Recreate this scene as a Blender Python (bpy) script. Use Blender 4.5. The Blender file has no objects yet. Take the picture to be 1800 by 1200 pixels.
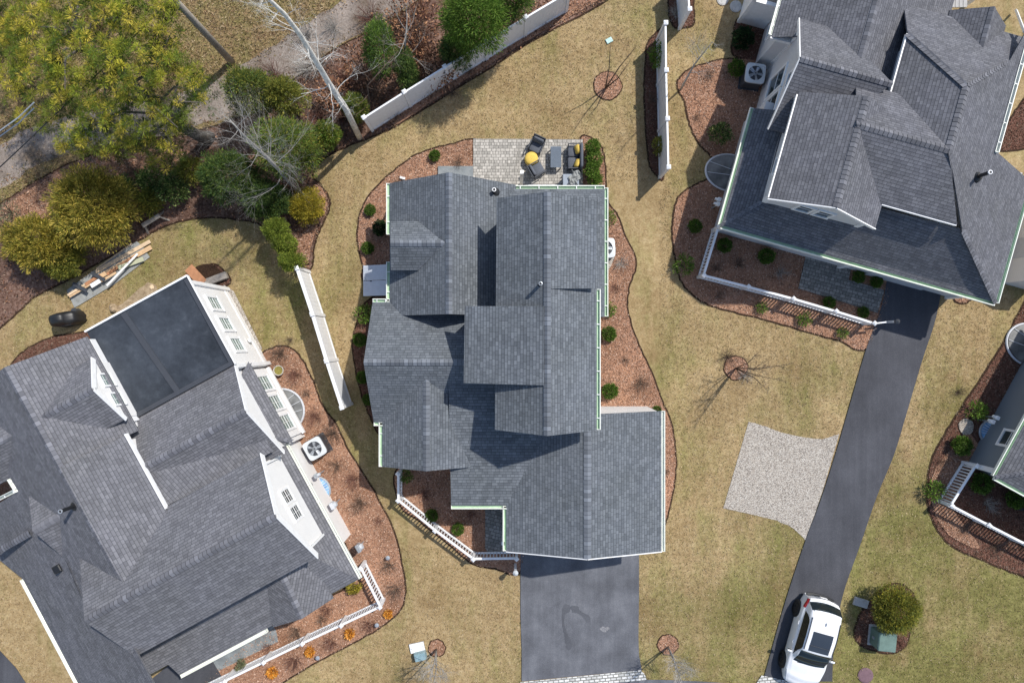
import bpy, math, random
import numpy as np
from mathutils import Vector
from mathutils.geometry import tessellate_polygon

# ------------------------------------------------------------------ camera, world, sun, exposure
scene = bpy.context.scene
COL = scene.collection
H = 30.0                     # flying height of the camera, metres
K = 0.025                    # metres of ground per pixel of the 1800 px wide photograph
cam_data = bpy.data.cameras.new("camera")
cam_data.sensor_width = 36.0
cam_data.lens = 24.0
cam_data.clip_end = 500.0
cam = bpy.data.objects.new("camera", cam_data)
cam.location = (0, 0, H)
COL.objects.link(cam)
scene.camera = cam

SUN = Vector((0.52, 0.52, 1.0)).normalized()
world = bpy.data.worlds.new("World")
scene.world = world
world.use_nodes = True
wn = world.node_tree
bg = wn.nodes["Background"]
sky = wn.nodes.new("ShaderNodeTexSky")
sky.sky_type = 'NISHITA'
sky.sun_disc = False
sky.sun_elevation = math.asin(SUN.z)
sky.sun_rotation = math.atan2(SUN.x, SUN.y)
wn.links.new(sky.outputs[0], bg.inputs[0])
bg.inputs[1].default_value = 0.15
sun_data = bpy.data.lights.new("sun", 'SUN')
sun_data.energy = 4.1
sun_data.angle = math.radians(0.9)
sun_data.color = (1.0, 0.955, 0.89)
sun = bpy.data.objects.new("sun", sun_data)
sun.rotation_euler = SUN.to_track_quat('Z', 'Y').to_euler()
sun.location = (20, 20, 40)
COL.objects.link(sun)
scene.view_settings.view_transform = 'Standard'
scene.view_settings.look = 'None'
scene.view_settings.exposure = 0.12
scene.view_settings.gamma = 1.0

rng = random.Random(7)
nrg = np.random.default_rng(11)

def P(px, py, z=0.0):
    """point of the place that the survey photograph shows at a pixel, at height z"""
    k = K * (1 - z / H)
    return Vector(((px - 900) * k, (600 - py) * k, z))

# ------------------------------------------------------------------ materials
MATS = {}
def mat(name, col=(0.5, 0.5, 0.5), rough=0.7, metal=0.0, spec=0.5):
    m = bpy.data.materials.new(name)
    m.use_nodes = True
    b = m.node_tree.nodes["Principled BSDF"]
    b.inputs["Base Color"].default_value = (*col, 1)
    b.inputs["Roughness"].default_value = rough
    b.inputs["Metallic"].default_value = metal
    b.inputs["Specular IOR Level"].default_value = spec
    MATS[name] = m
    return m, m.node_tree, b

def nd(nt, typ, ins=None, **props):
    n = nt.nodes.new(typ)
    for k, v in props.items():
        setattr(n, k, v)
    for k, v in (ins or {}).items():
        s = n.inputs[k]
        if hasattr(v, "is_output") or isinstance(v, bpy.types.NodeSocket):
            nt.links.new(v, s)
        else:
            s.default_value = v
    return n

def noise(nt, vec, scale, detail=4.0, rough=0.6, out=0):
    return nd(nt, "ShaderNodeTexNoise", {"Vector": vec, "Scale": scale, "Detail": detail, "Roughness": rough}).outputs[out]

def ramp(nt, fac, stops):
    r = nt.nodes.new("ShaderNodeValToRGB")
    nt.links.new(fac, r.inputs[0])
    el = r.color_ramp.elements
    while len(el) > 1:
        el.remove(el[-1])
    el[0].position = stops[0][0]; el[0].color = (*stops[0][1], 1)
    for p, c in stops[1:]:
        e = el.new(p); e.color = (*c, 1)
    return r.outputs[0]

def g3(v):
    return (v, v, v)

def mix(nt, fac, a, b, mode='MIX'):
    n = nt.nodes.new("ShaderNodeMix")
    n.data_type = 'RGBA'
    n.blend_type = mode
    for s, v in ((0, fac), (6, a), (7, b)):
        if isinstance(v, bpy.types.NodeSocket):
            nt.links.new(v, n.inputs[s])
        elif s == 0:
            n.inputs[0].default_value = v
        else:
            n.inputs[s].default_value = (*v, 1)
    return n.outputs[2]

def math_(nt, op, a, b=0.0, c=0.0):
    n = nt.nodes.new("ShaderNodeMath")
    n.operation = op
    for i, v in enumerate((a, b, c)):
        if isinstance(v, bpy.types.NodeSocket):
            nt.links.new(v, n.inputs[i])
        else:
            n.inputs[i].default_value = v
    return n.outputs[0]

def bump(nt, b, h, strength=0.5, dist=0.02):
    n = nd(nt, "ShaderNodeBump", {"Height": h, "Strength": strength, "Distance": dist})
    nt.links.new(n.outputs[0], b.inputs["Normal"])

def coord(nt, which="Object"):
    return nt.nodes.new("ShaderNodeTexCoord").outputs[which]

def setcol(nt, b, c):
    nt.links.new(c, b.inputs["Base Color"])

# lawn: dormant tan grass with greener patches
m, nt, b = mat("lawn_grass", rough=0.95, spec=0.1)
oc = coord(nt)
big = noise(nt, oc, 0.22, 4, 0.6)
mid = noise(nt, oc, 0.75, 6, 0.72)
fine = noise(nt, oc, 13.0, 5, 0.8)
fine2 = noise(nt, oc, 4.2, 4, 0.7)
sep = nt.nodes.new("ShaderNodeSeparateXYZ"); nt.links.new(oc, sep.inputs[0])
# the lawn is greener towards the south-east corner and on the ground behind the left house
se = nd(nt, "ShaderNodeMapRange", {0: math_(nt, 'SUBTRACT', math_(nt, 'MULTIPLY', sep.outputs[0], 0.8), sep.outputs[1]), 1: 15.0, 2: 24.5, 3: 0.0, 4: 0.34}).outputs[0]
dv = nd(nt, "ShaderNodeVectorMath", {0: oc, 1: (-12.6, 4.2, 0)}, operation='DISTANCE').outputs["Value"]
nw = nd(nt, "ShaderNodeMapRange", {0: dv, 1: 1.5, 2: 6.0, 3: 0.2, 4: 0.0}).outputs[0]
dv2 = nd(nt, "ShaderNodeVectorMath", {0: oc, 1: (-6.3, -3.6, 0)}, operation='DISTANCE').outputs["Value"]
sw = nd(nt, "ShaderNodeMapRange", {0: dv2, 1: 0.8, 2: 4.6, 3: 0.16, 4: 0.0}).outputs[0]
gsum = math_(nt, 'ADD', math_(nt, 'ADD', se, nw), math_(nt, 'ADD', sw, math_(nt, 'SUBTRACT', math_(nt, 'ADD', math_(nt, 'MULTIPLY', big, 0.9), math_(nt, 'MULTIPLY', mid, 0.75)), 0.34)))
mpw = nd(nt, "ShaderNodeMapping", {"Vector": oc, "Rotation": (0, 0, 0.25), "Scale": (1.25, 0.2, 1)})
wear = noise(nt, mpw.outputs[0], 1.0, 5, 0.65)
gsum = math_(nt, 'ADD', gsum, math_(nt, 'MULTIPLY', math_(nt, 'SUBTRACT', wear, 0.5), 0.75))
gm = ramp(nt, gsum, [(0.43, g3(0)), (0.6, g3(0.42)), (0.84, g3(1))])
tan = ramp(nt, fine2, [(0.25, (0.25, 0.176, 0.088)), (0.5, (0.355, 0.262, 0.138)), (0.75, (0.44, 0.345, 0.2))])
grn = ramp(nt, fine2, [(0.25, (0.115, 0.108, 0.036)), (0.55, (0.2, 0.185, 0.066)), (0.8, (0.28, 0.255, 0.105))])
c = mix(nt, gm, tan, grn)
sp = ramp(nt, fine, [(0.3, g3(0.5)), (0.44, g3(0.88)), (0.58, g3(1.1)), (0.72, g3(1.3))])
c = mix(nt, 1.0, c, sp, 'MULTIPLY')
brown = ramp(nt, noise(nt, oc, 0.55, 4, 0.7), [(0.56, g3(0)), (0.74, g3(0.55))])
c = mix(nt, brown, c, (0.21, 0.135, 0.07))
tone = noise(nt, oc, 0.38, 5, 0.65)
c = mix(nt, 1.0, c, ramp(nt, tone, [(0.34, (0.8, 0.77, 0.72)), (0.5, (1.0, 0.99, 0.98)), (0.66, (1.2, 1.2, 1.2))]), 'MULTIPLY')
setcol(nt, b, c); bump(nt, b, fine, 0.6, 0.04)

# rough meadow beyond the fence
m, nt, b = mat("meadow_grass", rough=0.95, spec=0.1)
oc = coord(nt)
n1 = noise(nt, oc, 0.7, 6, 0.7); n2 = noise(nt, oc, 8.0, 6, 0.8)
c = ramp(nt, n1, [(0.3, (0.17, 0.11, 0.066)), (0.45, (0.29, 0.21, 0.11)), (0.58, (0.24, 0.2, 0.085)), (0.75, (0.37, 0.29, 0.17))])
c = mix(nt, 1.0, c, ramp(nt, n2, [(0.28, g3(0.45)), (0.5, g3(1)), (0.72, g3(1.4))]), 'MULTIPLY')
setcol(nt, b, c); bump(nt, b, n2, 1.0, 0.08)

def speck(name, stops, scale, rough=0.95, bs=0.7, bd=0.03, big=None, lowscale=0.4, streak=None):
    m, nt, b = mat(name, rough=rough, spec=0.15)
    oc = coord(nt)
    n = noise(nt, oc, scale, 6, 0.8)
    c = ramp(nt, n, stops)
    lo = noise(nt, oc, lowscale, 4, 0.6)
    c = mix(nt, 1.0, c, ramp(nt, lo, big or [(0.3, g3(0.8)), (0.7, g3(1.2))]), 'MULTIPLY')
    if streak is not None:
        mp = nd(nt, "ShaderNodeMapping", {"Vector": oc, "Rotation": (0, 0, streak), "Scale": (2.6, 0.16, 1)})
        st_ = noise(nt, mp.outputs[0], 1.0, 5, 0.65)
        c = mix(nt, 1.0, c, ramp(nt, st_, [(0.32, g3(0.9)), (0.5, g3(1.0)), (0.68, (1.15, 1.15, 1.14))]), 'MULTIPLY')
    setcol(nt, b, c); bump(nt, b, n, bs, bd)
    return m

speck("mulch_bark", [(0.28, (0.12, 0.064, 0.042)), (0.44, (0.33, 0.178, 0.112)), (0.6, (0.45, 0.265, 0.175)), (0.75, (0.58, 0.4, 0.29))], 13, bs=0.9, bd=0.05,
      big=[(0.3, (0.7, 0.66, 0.62)), (0.5, g3(0.98)), (0.7, (1.2, 1.17, 1.13))], lowscale=0.55)
speck("mulch_dark", [(0.28, (0.035, 0.018, 0.013)), (0.46, (0.125, 0.06, 0.042)), (0.6, (0.2, 0.1, 0.072)), (0.75, (0.33, 0.2, 0.15))], 13, bs=0.9, bd=0.05)  # darker tone of mulch for some of the beds
speck("leaf_litter", [(0.28, (0.04, 0.025, 0.02)), (0.46, (0.16, 0.09, 0.065)), (0.6, (0.27, 0.175, 0.135)), (0.76, (0.42, 0.31, 0.25))], 9, bs=1.0, bd=0.08,
      big=[(0.35, g3(0.5)), (0.65, g3(1.35))])
speck("bed_soil", [(0.3, (0.018, 0.01, 0.007)), (0.6, (0.06, 0.035, 0.022)), (0.75, (0.12, 0.075, 0.05))], 14)
speck("track_gravel", [(0.28, (0.12, 0.095, 0.075)), (0.5, (0.25, 0.21, 0.18)), (0.72, (0.38, 0.33, 0.29))], 13, lowscale=0.7, big=[(0.35, (0.6, 0.55, 0.48)), (0.5, g3(0.95)), (0.65, g3(1.25))])
speck("asphalt_grey", [(0.25, (0.083, 0.087, 0.1)), (0.5, (0.122, 0.127, 0.142)), (0.78, (0.19, 0.195, 0.21))], 30, bs=0.25, bd=0.01,
      big=[(0.32, g3(0.78)), (0.5, g3(1.0)), (0.7, (1.3, 1.29, 1.27))], lowscale=0.9, streak=0.0)
speck("asphalt_dark", [(0.25, (0.05, 0.052, 0.06)), (0.5, (0.071, 0.073, 0.083)), (0.78, (0.118, 0.12, 0.13))], 30, bs=0.25, bd=0.01, lowscale=0.5, streak=0.27)
speck("asphalt_stain", [(0.25, (0.064, 0.067, 0.077)), (0.5, (0.092, 0.096, 0.108)), (0.78, (0.14, 0.145, 0.158))], 30, bs=0.2, bd=0.01)
speck("asphalt_dust", [(0.3, (0.14, 0.145, 0.16)), (0.5, (0.2, 0.2, 0.21)), (0.72, (0.36, 0.36, 0.35))], 14, bs=0.2, bd=0.01)
speck("concrete", [(0.3, (0.38, 0.37, 0.35)), (0.6, (0.5, 0.49, 0.47)), (0.75, (0.6, 0.59, 0.57))], 12, bs=0.2, bd=0.01)
speck("bluestone", [(0.3, (0.16, 0.18, 0.19)), (0.55, (0.24, 0.26, 0.265)), (0.75, (0.31, 0.31, 0.3))], 1.6, bs=0.1, bd=0.01, lowscale=2.2)
speck("membrane_roof", [(0.3, (0.028, 0.033, 0.041)), (0.55, (0.042, 0.049, 0.06)), (0.78, (0.072, 0.082, 0.096))], 2.2, rough=0.42, bs=0.08, bd=0.01,
      big=[(0.35, g3(0.72)), (0.65, g3(1.35))])
speck("subfloor_dirt", [(0.28, (0.16, 0.11, 0.07)), (0.5, (0.33, 0.25, 0.16)), (0.75, (0.5, 0.4, 0.28))], 6, lowscale=1.2)

# pebbles
m, nt, b = mat("pebble_stone", rough=0.85, spec=0.2)
oc = coord(nt)
v = nd(nt, "ShaderNodeTexVoronoi", {"Vector": oc, "Scale": 30.0, "Randomness": 1.0})
rv = nt.nodes.new("ShaderNodeSeparateColor"); nt.links.new(v.outputs["Color"], rv.inputs[0])
c = ramp(nt, rv.outputs[0], [(0.0, (0.22, 0.195, 0.175)), (0.25, (0.41, 0.36, 0.305)), (0.55, (0.53, 0.475, 0.405)), (1.0, (0.66, 0.62, 0.55))])
dk = ramp(nt, v.outputs["Distance"], [(0.3, g3(1.05)), (0.62, g3(0.62))])
c = mix(nt, 1.0, c, dk, 'MULTIPLY')
setcol(nt, b, c); bump(nt, b, math_(nt, 'SUBTRACT', 1.0, v.outputs["Distance"]), 0.7, 0.03)

# pavers (tumbled concrete) and other block paving
def pavers(name, c1, c2, mortar, w, h, vecscale=(1, 1, 1), rot=0.0, sq=1.0, freq=2, ms=0.012, off=0.5, uv=False):
    m, nt, b = mat(name, rough=0.85, spec=0.2)
    oc = coord(nt, "UV" if uv else "Object")
    mp = nd(nt, "ShaderNodeMapping", {"Vector": oc, "Rotation": (0, 0, rot), "Scale": vecscale})
    br = nd(nt, "ShaderNodeTexBrick", {"Vector": mp.outputs[0], "Color1": (*c1, 1), "Color2": (*c2, 1), "Mortar": (*mortar, 1), "Scale": 1.0,
                                       "Mortar Size": ms, "Mortar Smooth": 0.15, "Bias": 0.0, "Brick Width": w, "Row Height": h},
            offset=off, offset_frequency=2, squash=sq, squash_frequency=freq)
    n = noise(nt, oc, 9.0, 4, 0.6)
    c = mix(nt, 1.0, br.outputs["Color"], ramp(nt, n, [(0.3, g3(0.8)), (0.7, g3(1.2))]), 'MULTIPLY')
    setcol(nt, b, c)
    bump(nt, b, math_(nt, 'ADD', math_(nt, 'MULTIPLY', br.outputs["Fac"], -1.0), math_(nt, 'MULTIPLY', n, 0.3)), 0.5, 0.012)
    return m
pavers("patio_paver", (0.30, 0.285, 0.255), (0.52, 0.49, 0.44), (0.17, 0.16, 0.145), 0.2, 0.13, sq=0.6, freq=3)
pavers("walk_paver", (0.16, 0.16, 0.15), (0.3, 0.29, 0.27), (0.09, 0.09, 0.08), 0.24, 0.15, rot=0.27, sq=0.6, freq=3)
pavers("cobble_block", (0.42, 0.42, 0.4), (0.72, 0.71, 0.68), (0.2, 0.2, 0.18), 0.24, 0.13, rot=-0.097, ms=0.022)

# asphalt shingles: courses along u, slope along v (UV in metres)
def shingle(name, dark, light):
    m, nt, b = mat(name, rough=0.92, spec=0.15)
    uv = coord(nt, "UV")
    ROW = 0.118
    br = nd(nt, "ShaderNodeTexBrick", {"Vector": uv, "Color1": (*dark, 1), "Color2": (*light, 1), "Mortar": tuple(x * 0.62 for x in dark) + (1,), "Scale": 1.0,
                                       "Mortar Size": 0.008, "Mortar Smooth": 0.3, "Bias": 0.0, "Brick Width": 0.165, "Row Height": ROW},
            offset=0.37, offset_frequency=3, squash=1.45, squash_frequency=2)
    br2 = nd(nt, "ShaderNodeTexBrick", {"Vector": uv, "Color1": (0.91, 0.91, 0.91, 1), "Color2": (1.1, 1.1, 1.1, 1), "Mortar": (1, 1, 1, 1), "Scale": 1.0,
                                        "Mortar Size": 0.0, "Bias": 0.0, "Brick Width": 0.31, "Row Height": ROW},
             offset=0.61, offset_frequency=2, squash=0.7, squash_frequency=3)
    c = mix(nt, 1.0, br.outputs["Color"], br2.outputs["Color"], 'MULTIPLY')
    n = noise(nt, uv, 45.0, 3, 0.7)
    c = mix(nt, 1.0, c, ramp(nt, n, [(0.3, g3(0.85)), (0.7, g3(1.15))]), 'MULTIPLY')
    lo = noise(nt, uv, 0.45, 4, 0.6)
    c = mix(nt, 1.0, c, ramp(nt, lo, [(0.3, (0.92, 0.92, 0.9)), (0.7, (1.07, 1.07, 1.09))]), 'MULTIPLY')
    sv = nt.nodes.new("ShaderNodeSeparateXYZ"); nt.links.new(uv, sv.inputs[0])
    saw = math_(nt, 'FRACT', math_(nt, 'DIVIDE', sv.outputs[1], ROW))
    # butt-edge shadows painted into the colour, along with the laminated shingles' printed band
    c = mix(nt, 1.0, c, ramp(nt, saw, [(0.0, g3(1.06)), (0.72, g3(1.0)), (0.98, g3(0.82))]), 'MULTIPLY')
    setcol(nt, b, c)
    hh = math_(nt, 'ADD', math_(nt, 'MULTIPLY', saw, -0.75), math_(nt, 'MULTIPLY', br.outputs["Fac"], -0.35))
    bump(nt, b, hh, 0.65, 0.014)
    return m
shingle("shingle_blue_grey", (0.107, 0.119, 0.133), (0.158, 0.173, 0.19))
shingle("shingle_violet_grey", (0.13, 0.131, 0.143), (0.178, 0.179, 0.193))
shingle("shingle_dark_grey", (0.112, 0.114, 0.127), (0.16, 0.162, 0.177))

def attr_mat(name, rough=0.8, spec=0.2, bumpy=0.0):
    m, nt, b = mat(name, rough=rough, spec=spec)
    a = nt.nodes.new("ShaderNodeAttribute"); a.attribute_name = "Col"
    setcol(nt, b, a.outputs["Color"])
    return m
attr_mat("ridge_shingle", 0.92, 0.15)
attr_mat("foliage", 0.6, 0.2)
nt = MATS["foliage"].node_tree; b = nt.nodes["Principled BSDF"]
at_ = [n_ for n_ in nt.nodes if n_.type == 'ATTRIBUTE'][0]
tl_ = nt.nodes.new("ShaderNodeBsdfTranslucent"); nt.links.new(at_.outputs["Color"], tl_.inputs[0])
mx_ = nt.nodes.new("ShaderNodeMixShader"); mx_.inputs[0].default_value = 0.38
nt.links.new(b.outputs[0], mx_.inputs[1]); nt.links.new(tl_.outputs[0], mx_.inputs[2])
nt.links.new(mx_.outputs[0], nt.nodes["Material Output"].inputs[0])
attr_mat("dry_matter", 0.9, 0.1)

def siding(name, col, pitch=0.115, rough=0.6):
    m, nt, b = mat(name, col, rough)
    oc = coord(nt)
    s = nt.nodes.new("ShaderNodeSeparateXYZ"); nt.links.new(oc, s.inputs[0])
    saw = math_(nt, 'FRACT', math_(nt, 'DIVIDE', s.outputs[2], pitch))
    bump(nt, b, math_(nt, 'SUBTRACT', 1.0, saw), 0.45, 0.012)
    n = noise(nt, oc, 1.2, 3, 0.6)
    c = mix(nt, 1.0, ramp(nt, n, [(0.3, tuple(x * 0.95 for x in col)), (0.7, col)]), ramp(nt, saw, [(0.0, g3(0.8)), (0.1, g3(1.0))]), 'MULTIPLY')
    setcol(nt, b, c)
siding("siding_white", (0.8, 0.79, 0.77))
siding("siding_grey", (0.44, 0.435, 0.43))
siding("siding_pale", (0.66, 0.655, 0.65))
siding("siding_blue", (0.205, 0.235, 0.26))

def painted(name, col, rough=0.45, var=0.06, scale=6.0, metal=0.0):
    m, nt, b = mat(name, col, rough, metal)
    n = noise(nt, coord(nt), scale, 4, 0.6)
    c = ramp(nt, n, [(0.3, tuple(x * (1 - var) for x in col)), (0.7, tuple(min(1, x * (1 + var)) for x in col))])
    setcol(nt, b, c)
    return m
painted("white_vinyl", (0.8, 0.81, 0.82), 0.4)
painted("white_trim", (0.82, 0.82, 0.81), 0.45)
painted("gutter_white", (0.8, 0.82, 0.74), 0.4)
painted("gutter_reflection", (0.4, 0.55, 0.38), 0.5, 0.15, 3.0)  # greenish reflection in the white gutters, put into the trough colour
painted("black_plastic", (0.014, 0.015, 0.017), 0.45)
painted("dark_metal", (0.05, 0.055, 0.065), 0.5)
painted("charcoal_wicker", (0.06, 0.066, 0.078), 0.8, 0.25, 40)
painted("charcoal_fabric", (0.105, 0.115, 0.135), 0.95, 0.12, 25)
painted("yellow_fabric", (0.7, 0.49, 0.1), 0.9, 0.1, 20)
painted("grey_board", (0.27, 0.31, 0.36), 0.6, 0.1)
painted("slate_board", (0.13, 0.165, 0.21), 0.6, 0.1)
painted("light_grey_paint", (0.55, 0.57, 0.6), 0.5, 0.06)
painted("bulkhead_metal", (0.56, 0.6, 0.66), 0.35, 0.05)
painted("transformer_green", (0.13, 0.2, 0.17), 0.5, 0.18, 3.0)
painted("teal_plastic", (0.22, 0.33, 0.36), 0.5, 0.2)
painted("mint_cover", (0.42, 0.6, 0.55), 0.6, 0.08)
painted("plum_iron", (0.16, 0.095, 0.11), 0.8, 0.15, 8)
painted("galvanised", (0.42, 0.45, 0.48), 0.4, 0.12, 12, 0.4)
painted("fan_blade", (0.13, 0.16, 0.21), 0.4, 0.1)
painted("ac_case", (0.58, 0.61, 0.62), 0.45, 0.05)
painted("brass_lamp", (0.2, 0.2, 0.2), 0.4)
painted("tarp_grey", (0.28, 0.29, 0.28), 0.8, 0.2, 5)
painted("weathered_wood", (0.3, 0.27, 0.235), 0.85, 0.25, 9)
painted("new_lumber", (0.62, 0.42, 0.24), 0.75, 0.18, 7)
painted("pale_lumber", (0.66, 0.5, 0.33), 0.75, 0.14, 7)
painted("orange_plywood", (0.42, 0.2, 0.1), 0.8, 0.2, 6)
painted("treated_lumber", (0.43, 0.44, 0.3), 0.8, 0.12, 7)
painted("pole_wood", (0.34, 0.3, 0.25), 0.85, 0.25, 8)
painted("bark_pine", (0.12, 0.105, 0.09), 0.95, 0.3, 12)
painted("bark_pale", (0.66, 0.64, 0.59), 0.9, 0.35, 9)
painted("bark_grey", (0.36, 0.34, 0.31), 0.9, 0.25, 9)
painted("bark_brown", (0.13, 0.09, 0.065), 0.9, 0.25, 12)
painted("twig_red", (0.16, 0.07, 0.05), 0.9, 0.25, 12)
painted("terracotta", (0.45, 0.42, 0.36), 0.8, 0.12)
painted("water_moss", (0.2, 0.17, 0.03), 0.6, 0.4, 20)
painted("car_white", (0.8, 0.81, 0.82), 0.22, 0.01)
MATS["car_white"].node_tree.nodes["Principled BSDF"].inputs["Coat Weight"].default_value = 0.6
painted("tyre_rubber", (0.012, 0.012, 0.013), 0.8)
painted("rim_black", (0.02, 0.02, 0.023), 0.4)
painted("tail_red", (0.35, 0.008, 0.02), 0.25)
painted("lamp_clear", (0.55, 0.58, 0.6), 0.15)
m, nt, b = mat("car_glass", (0.012, 0.018, 0.022), 0.06)
m, nt, b = mat("sunroof_glass", (0.035, 0.045, 0.06), 0.12)
m, nt, b = mat("window_glass", (0.17, 0.24, 0.22), 0.08)
m, nt, b = mat("window_dark", (0.03, 0.045, 0.05), 0.08)
m, nt, b = mat("well_cover", (0.42, 0.44, 0.44), 0.4)
n = noise(nt, coord(nt), 1.5, 3, 0.6); setcol(nt, b, ramp(nt, n, [(0.35, (0.07, 0.073, 0.073)), (0.65, (0.2, 0.205, 0.2))]))
m, nt, b = mat("well_cover_blue", (0.15, 0.33, 0.55), 0.25)
n = noise(nt, coord(nt), 5, 3, 0.6); setcol(nt, b, ramp(nt, n, [(0.35, (0.1, 0.24, 0.44)), (0.65, (0.25, 0.44, 0.65))]))

# ------------------------------------------------------------------ mesh building
def unit(v):
    return v.normalized() if v.length > 1e-9 else Vector((0, 0, 1))

class MB:
    def __init__(self):
        self.v = []; self.f = []; self.mi = []; self.uv = {}; self.col = None
    def poly(self, pts, mi=0, uv=None):
        n = len(self.v)
        self.v += [Vector(p) for p in pts]
        self.f.append(tuple(range(n, n + len(pts)))); self.mi.append(mi)
        if uv: self.uv[len(self.f) - 1] = uv
    def box(self, c, s, ax=None, mi=0, bev=0.0):
        """box at centre c with full sizes s along the axes ax (three unit vectors)"""
        c = Vector(c)
        X, Y, Z = ax or (Vector((1, 0, 0)), Vector((0, 1, 0)), Vector((0, 0, 1)))
        hx, hy, hz = s[0] / 2, s[1] / 2, s[2] / 2
        n = len(self.v)
        if bev <= 0:
            for k in (-1, 1):
                for a, b_ in ((-1, -1), (1, -1), (1, 1), (-1, 1)):
                    self.v.append(c + X * hx * a + Y * hy * b_ + Z * hz * k)
            for q in ((3, 2, 1, 0), (4, 5, 6, 7), (0, 1, 5, 4), (1, 2, 6, 5), (2, 3, 7, 6), (3, 0, 4, 7)):
                self.f.append(tuple(n + i for i in q)); self.mi.append(mi)
            return
        ring = []
        bv = min(bev, hx * .9, hy * .9, hz * .9)
        for kz, ins in ((-hz, bv), (-hz + bv, 0), (hz - bv, 0), (hz, bv)):
            r = []
            for a, b_ in ((-1, -1), (1, -1), (1, 1), (-1, 1)):
                cs = [(a * (hx - bv), b_ * hy), (a * hx, b_ * (hy - bv))]
                if a * b_ < 0: cs.reverse()
                # order counter-clockwise
                if (a, b_) == (-1, -1): cs = [(-hx, -(hy - bv)), (-(hx - bv), -hy)]
                if (a, b_) == (1, -1): cs = [((hx - bv), -hy), (hx, -(hy - bv))]
                if (a, b_) == (1, 1): cs = [(hx, (hy - bv)), ((hx - bv), hy)]
                if (a, b_) == (-1, 1): cs = [(-(hx - bv), hy), (-hx, (hy - bv))]
                for x, y in cs:
                    fx = (hx - ins) / hx if ins else 1; fy = (hy - ins) / hy if ins else 1
                    r.append(c + X * x * fx + Y * y * fy + Z * kz)
            ring.append(r)
        for r in ring: self.v += r
        for i in range(3):
            for j in range(8):
                k = (j + 1) % 8
                self.f.append((n + i * 8 + j, n + i * 8 + k, n + (i + 1) * 8 + k, n + (i + 1) * 8 + j)); self.mi.append(mi)
        self.f.append(tuple(n + j for j in range(7, -1, -1))); self.mi.append(mi)
        self.f.append(tuple(n + 24 + j for j in range(8))); self.mi.append(mi)
    def bar(self, p, q, w, h, up=Vector((0, 0, 1)), mi=0, bev=0.0):
        p = Vector(p); q = Vector(q)
        X = unit(q - p); Y = unit(up.cross(X)); Z = X.cross(Y)
        self.box((p + q) / 2, ((q - p).length, w, h), (X, Y, Z), mi, bev)
    def tube(self, pts, rad, seg=6, mi=0, cap=True):
        pts = [Vector(p) for p in pts]
        if not isinstance(rad, (list, tuple)): rad = [rad] * len(pts)
        n0 = len(self.v)
        ref = Vector((0.31, 0.17, 0.93))
        for i, p in enumerate(pts):
            d = unit(pts[min(i + 1, len(pts) - 1)] - pts[max(i - 1, 0)])
            a = d.cross(ref)
            if a.length < 0.1: a = d.cross(Vector((1, 0, 0)))
            a.normalize(); b_ = d.cross(a)
            for k in range(seg):
                t = 2 * math.pi * k / seg
                self.v.append(p + (a * math.cos(t) + b_ * math.sin(t)) * rad[i])
        for i in range(len(pts) - 1):
            for k in range(seg):
                k2 = (k + 1) % seg
                self.f.append((n0 + i * seg + k, n0 + i * seg + k2, n0 + (i + 1) * seg + k2, n0 + (i + 1) * seg + k)); self.mi.append(mi)
        if cap:
            self.f.append(tuple(n0 + k for k in range(seg - 1, -1, -1))); self.mi.append(mi)
            e = n0 + (len(pts) - 1) * seg
            self.f.append(tuple(e + k for k in range(seg))); self.mi.append(mi)
    def cyl(self, c, r, h, seg=20, mi=0, r2=None, axis=Vector((0, 0, 1))):
        c = Vector(c)
        self.tube([c, c + axis * h], [r, r if r2 is None else r2], seg, mi)
    def lathe(self, c, prof, seg=20, mi=0):
        c = Vector(c); n0 = len(self.v)
        for r, z in prof:
            for k in range(seg):
                t = 2 * math.pi * k / seg
                self.v.append(c + Vector((r * math.cos(t), r * math.sin(t), z)))
        for i in range(len(prof) - 1):
            for k in range(seg):
                k2 = (k + 1) % seg
                self.f.append((n0 + i * seg + k, n0 + i * seg + k2, n0 + (i + 1) * seg + k2, n0 + (i + 1) * seg + k)); self.mi.append(mi)
        self.f.append(tuple(n0 + k for k in range(seg - 1, -1, -1))); self.mi.append(mi)
        e = n0 + (len(prof) - 1) * seg
        self.f.append(tuple(e + k for k in range(seg))); self.mi.append(mi)
    def sheet(self, pts, z=None):
        """flat polygon (may be concave) as triangles"""
        pts = [Vector((p[0], p[1], p[2] if z is None else z)) for p in pts]
        n = len(self.v); self.v += pts
        for t in tessellate_polygon([pts]):
            a, b_, c = t
            nrm = (pts[b_] - pts[a]).cross(pts[c] - pts[a])
            self.f.append((n + a, n + b_, n + c) if nrm.z > 0 else (n + a, n + c, n + b_)); self.mi.append(0)
    def build(self, name, mats, parent=None, smooth=False, uvslope=False):
        me = bpy.data.meshes.new(name)
        off = parent_world(parent) if parent else Vector((0, 0, 0))
        me.from_pydata([tuple(p - off) for p in self.v], [], self.f)
        if isinstance(mats, str): mats = [mats]
        for m_ in mats: me.materials.append(MATS[m_])
        if len(mats) > 1: me.polygons.foreach_set("material_index", self.mi)
        if smooth: me.polygons.foreach_set("use_smooth", [True] * len(me.polygons))
        if uvslope:
            ul = me.uv_layers.new(name="UVMap")
            for pl in me.polygons:
                nv = pl.normal
                u = Vector((0, 0, 1)).cross(nv)
                if u.length < 1e-3: u = Vector((1, 0, 0))
                u.normalize(); v_ = nv.cross(u)
                for li in pl.loop_indices:
                    co = me.vertices[me.loops[li].vertex_index].co + off
                    ul.data[li].uv = (co.dot(u), co.dot(v_))
        if self.col is not None:
            at = me.color_attributes.new("Col", 'FLOAT_COLOR', 'POINT')
            arr = np.ones((len(self.v), 4), dtype=np.float32); arr[:, :3] = np.array(self.col)
            at.data.foreach_set("color", arr.ravel())
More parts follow.
